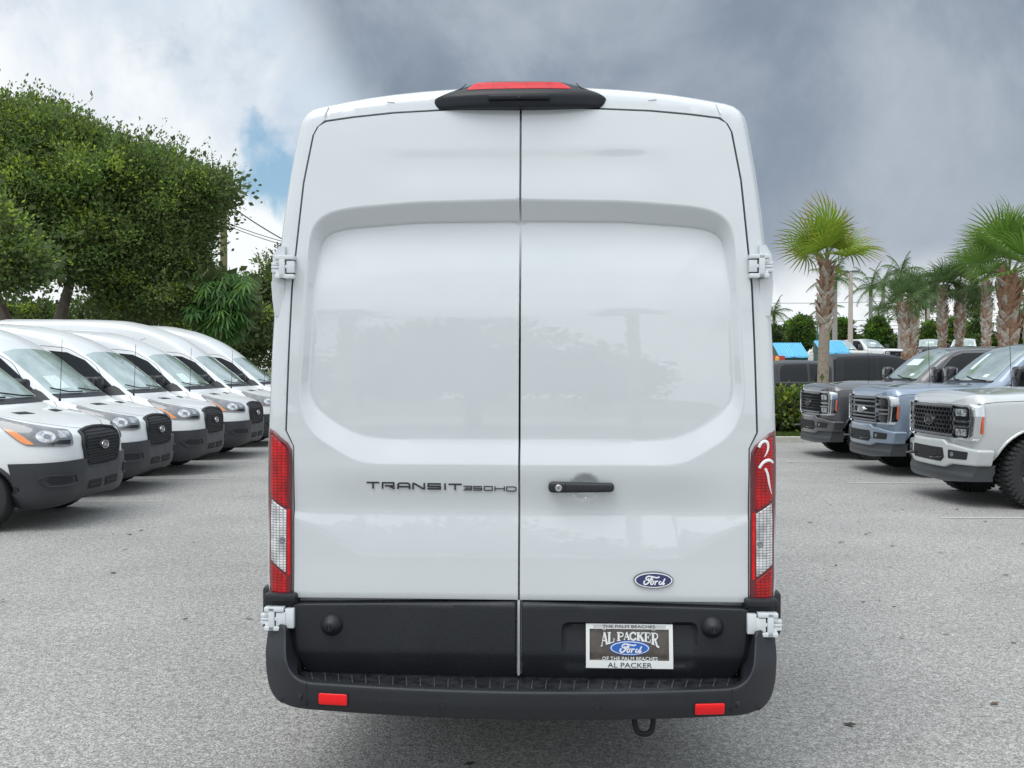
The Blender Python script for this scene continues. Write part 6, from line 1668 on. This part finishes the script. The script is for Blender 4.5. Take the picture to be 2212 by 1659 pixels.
# ------------------------------------------------------------------ far vehicles, dumpsters, poles
far_w = copy_tree(t_hex); set_mats(far_w, {'pale_grey_paint': P_WHITE})
def put(o, u, v, Y, rz, label, cat, group=None, s=1.0, ug=None):
    b = gp(u, v, Y)[0]; o.location = b; o.rotation_euler = (0, 0, R(rz)); o.scale = (s, s, s); props(o, label=label, category=cat)
    if group: o['group'] = group
    elif 'group' in o: del o['group']
FG = 'vehicles in the far parking row'
put(far_w, 1935, 740, 66, 205, 'white pickup facing this way with its dark open front end, right of the dumpsters', 'pickup truck', FG)
t2 = copy_tree(t_hex); set_mats(t2, {'pale_grey_paint': P_BLACK}); put(t2, 2012, 735, 70, 160, 'black pickup between the crossed palms and the next thick trunk', 'pickup truck', FG)
t3 = copy_tree(t_bar); set_mats(t3, {'blue_grey_paint': P_WHITE}); put(t3, 2075, 738, 72, 150, 'white pickup behind the two thick palm trunks', 'pickup truck', FG)
t4 = copy_tree(t_bar); set_mats(t4, {'blue_grey_paint': P_TAN}); put(t4, 1856, 750, 60, 190, 'cream truck facing this way just right of the dumpsters', 'truck', FG)
# near dark pickups behind the island
nb1 = copy_tree(t_hex); set_mats(nb1, {'pale_grey_paint': mat('charcoal_paint', (.035, .037, .042), .35, coat=.4, spec=.3)}); nb1.location = (10.2, 28.2, terrain(10, 28) - .32); nb1.rotation_euler = (0, 0, R(78)); props(nb1, label='charcoal pickup with lime writing on its window, between big van and palm trunk', category='pickup truck'); nb1['group'] = 'dark vehicles behind the island'
nb2 = copy_tree(t_bar); set_mats(nb2, {'blue_grey_paint': P_BLACK, 'dark_glass': DARKGLASS}); props(nb2, category='pickup truck', label='black crew-cab pickup with 4x4 bed lettering, right behind the leftmost palm trunk'); nb2['group'] = 'dark vehicles behind the island'
# side-on: nose towards the left
nb1.location = (at(1650, 800, 31.5).x + 4.0, 31.5, 0.0); nb1.rotation_euler = (0, 0, R(-88)); nb1.scale = (.93, .93, .92)
nb2.location = (at(1783, 800, 28.2).x + 4.25, 28.2, 0.0); nb2.rotation_euler = (0, 0, R(-91)); nb2.scale = (.98, .98, 1.0)
def far_car(u, v, Y, rz, label, paint_m):
    """sedan: low body with arched cabin"""
    root = empty('parked_car', label=label, category='car', group=FG)
    S = lambda zb, w, zt, g, h: van_sec(zb, (w * .85, zb), (w * .97, zb + .08), (w, .5), (w * .97, min(.78, zt)), (g, zt + (h - zt) * .9 if h > .95 else h - .04), h)
    st = [(0, S(.35, .55, .55, .45, .62)), (.10, S(.25, .80, .62, .68, .72)), (.5, S(.2, .89, .70, .78, .84)), (1.25, S(.2, .90, .80, .78, .95)), (1.95, S(.2, .91, .84, .58, 1.38)), (2.5, S(.2, .91, .84, .58, 1.45)), (3.2, S(.2, .91, .86, .57, 1.38)), (4.0, S(.2, .90, .86, .72, 1.02)), (4.6, S(.25, .86, .84, .70, .95)), (4.75, S(.35, .70, .70, .55, .85))]
    vs, fs = loft(st, VAN_R, .12); me = body_mesh(vs, fs, [(-.95, .33, .37, .6), (-3.75, .33, .37, .6)], [paint_m, GAP]); link_mesh('body', me, root); bv = bvh_of(me)
    patch('windscreen', bv, 'front', [(-.68, .99), (.68, .99), (.54, 1.33), (-.54, 1.33)], .01, GLASS, root, step=.15)
    for s in (1, -1):
        patch('side_window', bv, 'side', [(-1.45, .93), (-1.95, 1.28), (-3.1, 1.28), (-3.7, .95)], .01, DARKGLASS, root, sx=s, step=.15)
        patch('headlamp', bv, 'cyl', [(s * a * deg, z) for a, z in ((24, .60), (42, .64), (46, .74), (26, .70))], .01, CLEARLAMP, root, step=.08, y0=-1.3)
        for wy in (-.95, -3.75): w = make_wheel('wheel', .92, root); w.location = (s * .80, wy, .33)
    patch('grille', bv, 'front', [(-.42, .36), (.42, .36), (.45, .58), (-.45, .58)], .012, GAP, root, step=.12)
    b = gp(u, v, Y)[0]; root.location = b; root.rotation_euler = (0, 0, R(rz)); return root
far_car(1875, 752, 74, 200, 'white car squeezed between the cream truck and the white pickup', P_WHITE)
far_car(2105, 742, 70, 120, 'silver car with its windscreen showing left of the tallest palm', P_LIGHT)
far_car(2165, 742, 71, 95, 'dark long-roofed car behind the tallest palm', P_DARK)
# lettering on the near charcoal truck
def decal():
    m = MB()
    for ch, x in (('4', 0), ('x', .42), ('4', .70)):
        if ch == '4': stroke(m, [(x + .24, .0), (x + .24, .30), (x, .10), (x + .34, .10)], .055, 0, .008)
        else: stroke(m, [(x, .02), (x + .20, .20)], .05, 0, .008); stroke(m, [(x, .20), (x + .20, .02)], .05, .001, .008)
    c = at(1692, 832, 0 + 26.6)
    return m
dm = decal()
DEC = [(v[0], v[1], v[2]) for v in dm.v]
side_y = []
dm.v = [(-(1.012 + .002 - v[1]) if True else 0, 0, 0) for v in dm.v]
dm.v = [(1.016 - y, -5.62 + x * .42, 1.13 + z * .42) for (x, y, z) in DEC]
dm.build('bed_lettering', SILVER, nb2, smooth=False)
m = MB(); stroke(m, [(0, .22), (.2, .12), (.45, .0)], .07, 0, .006); m.v = [(.90 - v[1] - .30 * v[2] - .0, -3.6 + v[0], 1.55 + v[2]) for v in m.v]; m.build('window_writing', mat('lime_marker', (.55, .65, .05), .6), nb1, smooth=False)

# dumpsters
GREEN_BIN = mat('dumpster_green', (.012, .065, .045), .5, var=.3, vscale=4); LID = mat('dumpster_lid_blue', (.13, .48, .74), .5, var=.08, vscale=3)
def dumpster(u0, u1, vt, vb, Y, label, halves=2):
    a, b_ = at(u0, vt, Y), at(u1, vt, Y); zt = a.z; zl = at(u0, vb, Y).z; base = ((a.x + b_.x) / 2, Y, terrain((a.x + b_.x) / 2, Y)); w = b_.x - a.x
    root = empty('dumpster', base, label=label, category='dumpster', group='blue-lidded green dumpsters')
    H = zl - base[2] + .02; Ht = zt - base[2]; m = MB()
    D_ = 1.5
    m.poly([(-w / 2 + .02, 0, 0), (w / 2 - .05, 0, 0), (w / 2 - .05, 0, H), (-w / 2 + .05, 0, H)], (0, D_, 0)); m.poly([(-w / 2 + .02, .0, H), (-w / 2 + .02, D_, H), (-w / 2 + .02, D_, Ht - .02)], (w - .06, 0, 0))
    for x in (-w / 2 - .02, w / 2 - .04): m.box(x, x + .06, .2, D_ - .2, H * .55, H * .68, .01)
    m.build('bin', GREEN_BIN, root, smooth=False)
    for k in range(halves):
        x0 = -w / 2 + k * w / halves; x1 = x0 + w / halves - .02; lid = MB(); n = 16
        P0 = lambda x, t: Vector((x + (.02 if t else -.02), -.10 + (.02 if t else 0) + t * (D_ * .95), (zl - base[2]) - .03 * math.sin((x - x0) / (x1 - x0) * math.pi) * (1 - t) + t * (Ht - (zl - base[2]))))
        for i in range(n):
            xa, xb = x0 + (x1 - x0) * i / n, x0 + (x1 - x0) * (i + 1) / n; up = .035 if i % 2 else 0
            q = [P0(xa, 0), P0(xb, 0), P0(xb, 1), P0(xa, 1)]; q = [p + Vector((0, 0, up)) for p in q]; lid.poly(q, (0, 0, -.035 - up))
        lid.build('lid', LID, root, smooth=False)
    return root
dumpster(1684, 1748, 740, 770, 46, 'dumpster with a blue ribbed lid beside the big van, left of the palm trunk', 2)
dumpster(1776, 1838, 735, 762, 47, 'dumpster with two blue lids just right of the leftmost palm trunk', 2)
m = MB(); m.tube([(0, 0, 0), (0, 0, 1.45)], .09, 10); m.tube([(0, 0, 1.45), (0, 0, 1.49)], [.09, .02], 10)
b = at(1679, 762, 44); m.build('bollard', mat('bollard_yellow', (.62, .42, .08), .6), None, label='yellow bollard beside the left dumpster', category='bollard').location = (b.x, 44, terrain(b.x, 44))
m = MB(); m.box(-.25, .25, -.25, .25, 0, 1.5, .03); b = at(1674, 762, 45); m.build('crate_bin', mat('red_bin', (.35, .03, .03), .6), None, label='small red bin standing behind the yellow bollard', category='bin').location = (b.x + .2, 45.2, terrain(b.x, 45))
# light poles
def light_pole(u, vt, Y, label, heads, r=.14, m_=None):
    b, h = gp(u, vt, Y); root = empty('light_pole', b, label=label, category='light pole', group='lot light poles')
    m = MB(); m.tube([(0, 0, 0), (0, 0, h * .5), (0, 0, h)], [r, r * .85, r * .65], 12); m.build('pole', m_ or mat('concrete_pole', (.42, .38, .33), .85, var=.1, vscale=3), root)
    for dx in heads:
        m = MB(); x0, x1 = sorted((dx * .15, dx)); m.box(x0, x1, -.16, .16, h + .02, h + .12, .02); m.tube([(0, 0, h - .1), (dx * .3, 0, h + .05)], .04, 6); m.build('lamp_head', mat('lamp_grey', (.12, .13, .14), .5), root)
    return root
light_pole(1838, 588, 68, 'tall concrete light pole rising right of the leftmost palm', (-1.3, .55), .19)
light_pole(2006, 618, 86, 'light pole with a wide twin arm behind the thick palm trunks', (-1.9, 1.9), .17)
light_pole(1985, 640, 100, 'thin light pole just left of the twin-arm pole', (-1.2,), .12)
light_pole(2198, 640, 88, 'light pole showing at the right of the tallest palm', (-1.4, 1.2), .16)
light_pole(1766, 640, 60, 'thin green flag pole hidden partly by the leftmost palm trunk', (), .06, mat('green_pole', (.03, .12, .08), .5))
# utility pole and wires on the left
b, h = gp(483, 420, 46)
up = empty('utility_pole', (b[0], 46, 0), label='wooden utility pole standing against the right side of the shade trees', category='utility pole')
m = MB(); m.tube([(0, 0, 0), (0, 0, h)], [.19, .15], 10); m.build('pole', mat('pole_wood', (.16, .15, .07), .9, var=.2, vscale=6), up)
m = MB(); m.box(-.05, .05, -.9, .9, h - .5, h - .38, .01); m.build('cross_arm', mat('pole_wood', (.16, .15, .07), .9), up)
def wire(p, q, sag, label, r=.018, group='overhead wires'):
    p, q = Vector(p), Vector(q); P = [p.lerp(q, t) - Vector((0, 0, sag * 4 * t * (1 - t))) for t in np.linspace(0, 1, 15)]
    m = MB(); m.tube([x - p for x in P], r, 5); o = m.build('overhead_wire', mat('wire', (.06, .065, .07), .6), None, label=label, category='wire', group=group); o.location = p
wire(at(487, 437, 46), at(760, 580, 52), .35, 'upper wire running down right from the utility pole', .03)
wire(at(487, 480, 46), at(760, 548, 52), .25, 'middle wire running right from the utility pole')
wire(at(487, 486, 46), at(760, 556, 52), .25, 'lowest wire running right from the utility pole')
m = MB(); p = at(507, 449, 46.2); m.tube([(0, 0, 0), (0, 0, -1.0)], .012, 5); o = m.build('overhead_wire', mat('wire', (.06, .065, .07), .6), None, label='short wire hanging straight down from the upper wire', category='wire'); o.location = p
for i, (v0, v1) in enumerate(((651, 636), (690, 676), (703, 690), (708, 700), (718, 708), (724, 720))):
    wire(at(1600, v0 + 3, 120), at(2300, v1 - 12, 120), .6, ('topmost', 'second', 'third', 'fourth', 'fifth', 'lowest')[i] + ' far wire crossing above the hedge on the right', .032 if i else .03, 'far wires on the right')
# ------------------------------------------------------------------ parking lines, litter
def line(x0, y0, x1, y1, w=.10):
    d = Vector((x1 - x0, y1 - y0)).normalized(); s = Vector((-d.y, d.x)) * w / 2; z = terrain(x0, y0) + .004
    mesh('parking_line', [(x0 + s.x, y0 + s.y, z), (x0 - s.x, y0 - s.y, z), (x1 - s.x, y1 - s.y, z), (x1 + s.x, y1 + s.y, z)], [(0, 1, 2, 3)], LINE, None, False, kind='structure')
for y in (12.5, 15.1, 17.75, 20.5, 23.4): line(-11, y, -4.45, y + .05, .09)
for y in (14.75, 18.05): line(5.0, y, 11, y, .09)
line(4.9, 11.3, 11, 11.3, .09)
# small fallen leaves and bark scraps
nL = 150; X = np.concatenate([RNG.uniform(-4.5, 4.5, 60), RNG.uniform(2.5, 6.5, 90)]); Y = np.concatenate([RNG.uniform(3.6, 14, 60), RNG.uniform(7, 21, 90)])
me = leaves_mesh('leaf_litter', np.stack([X, Y, np.full(nL, .008)], 1), np.tile([1., 0, 0], (nL, 1)), .065, RNG.integers(0, 2, nL), [mat('dry_leaf', (.10, .055, .03), .8), mat('dry_leaf_dark', (.05, .04, .03), .8)], .45)
for v in me.vertices: v.co.z = .006 + abs(v.co.z - .008) * .25
link_mesh('leaf_litter', me, kind='stuff')
# ------------------------------------------------------------------ the other side of the lot, behind the camera: only met as reflections in paint and glass
for i, (x, y, h_) in enumerate(((-6.5, -17, 6.2), (1.5, -20, 7.5), (5.5, -18, 6.0), (9.5, -21, 7.2))):
    fan_palm((x, y, 0), h_, ('palm across the lot behind the viewpoint, leftmost of four', 'tall palm across the lot behind the viewpoint, second of four', 'short palm across the lot behind the viewpoint, third of four', 'palm across the lot behind the viewpoint, last of four')[i], 60 + i, .2, .17, (.6, 1), 20, 1.1, .8, F_FAR, 40, .16, .3, stuff_boots=True, group='palms behind the viewpoint', nl=26)
tree('shade_tree', 'round tree across the lot behind the viewpoint', 'tree', (-3.5, -24, 0), [(0, 0, 4.0, 3.6, 3.0, 2.4), (-3.5, 0, 3.4, 3.0, 2.5, 2.0), (3.8, 0, 3.0, 2.5, 2.4, 1.8)], 14000, .30, [.4, .1, .4, .1], [(limb((0, 0, 0), (0, 0, 3)), [.3, .2])], clump=.9)
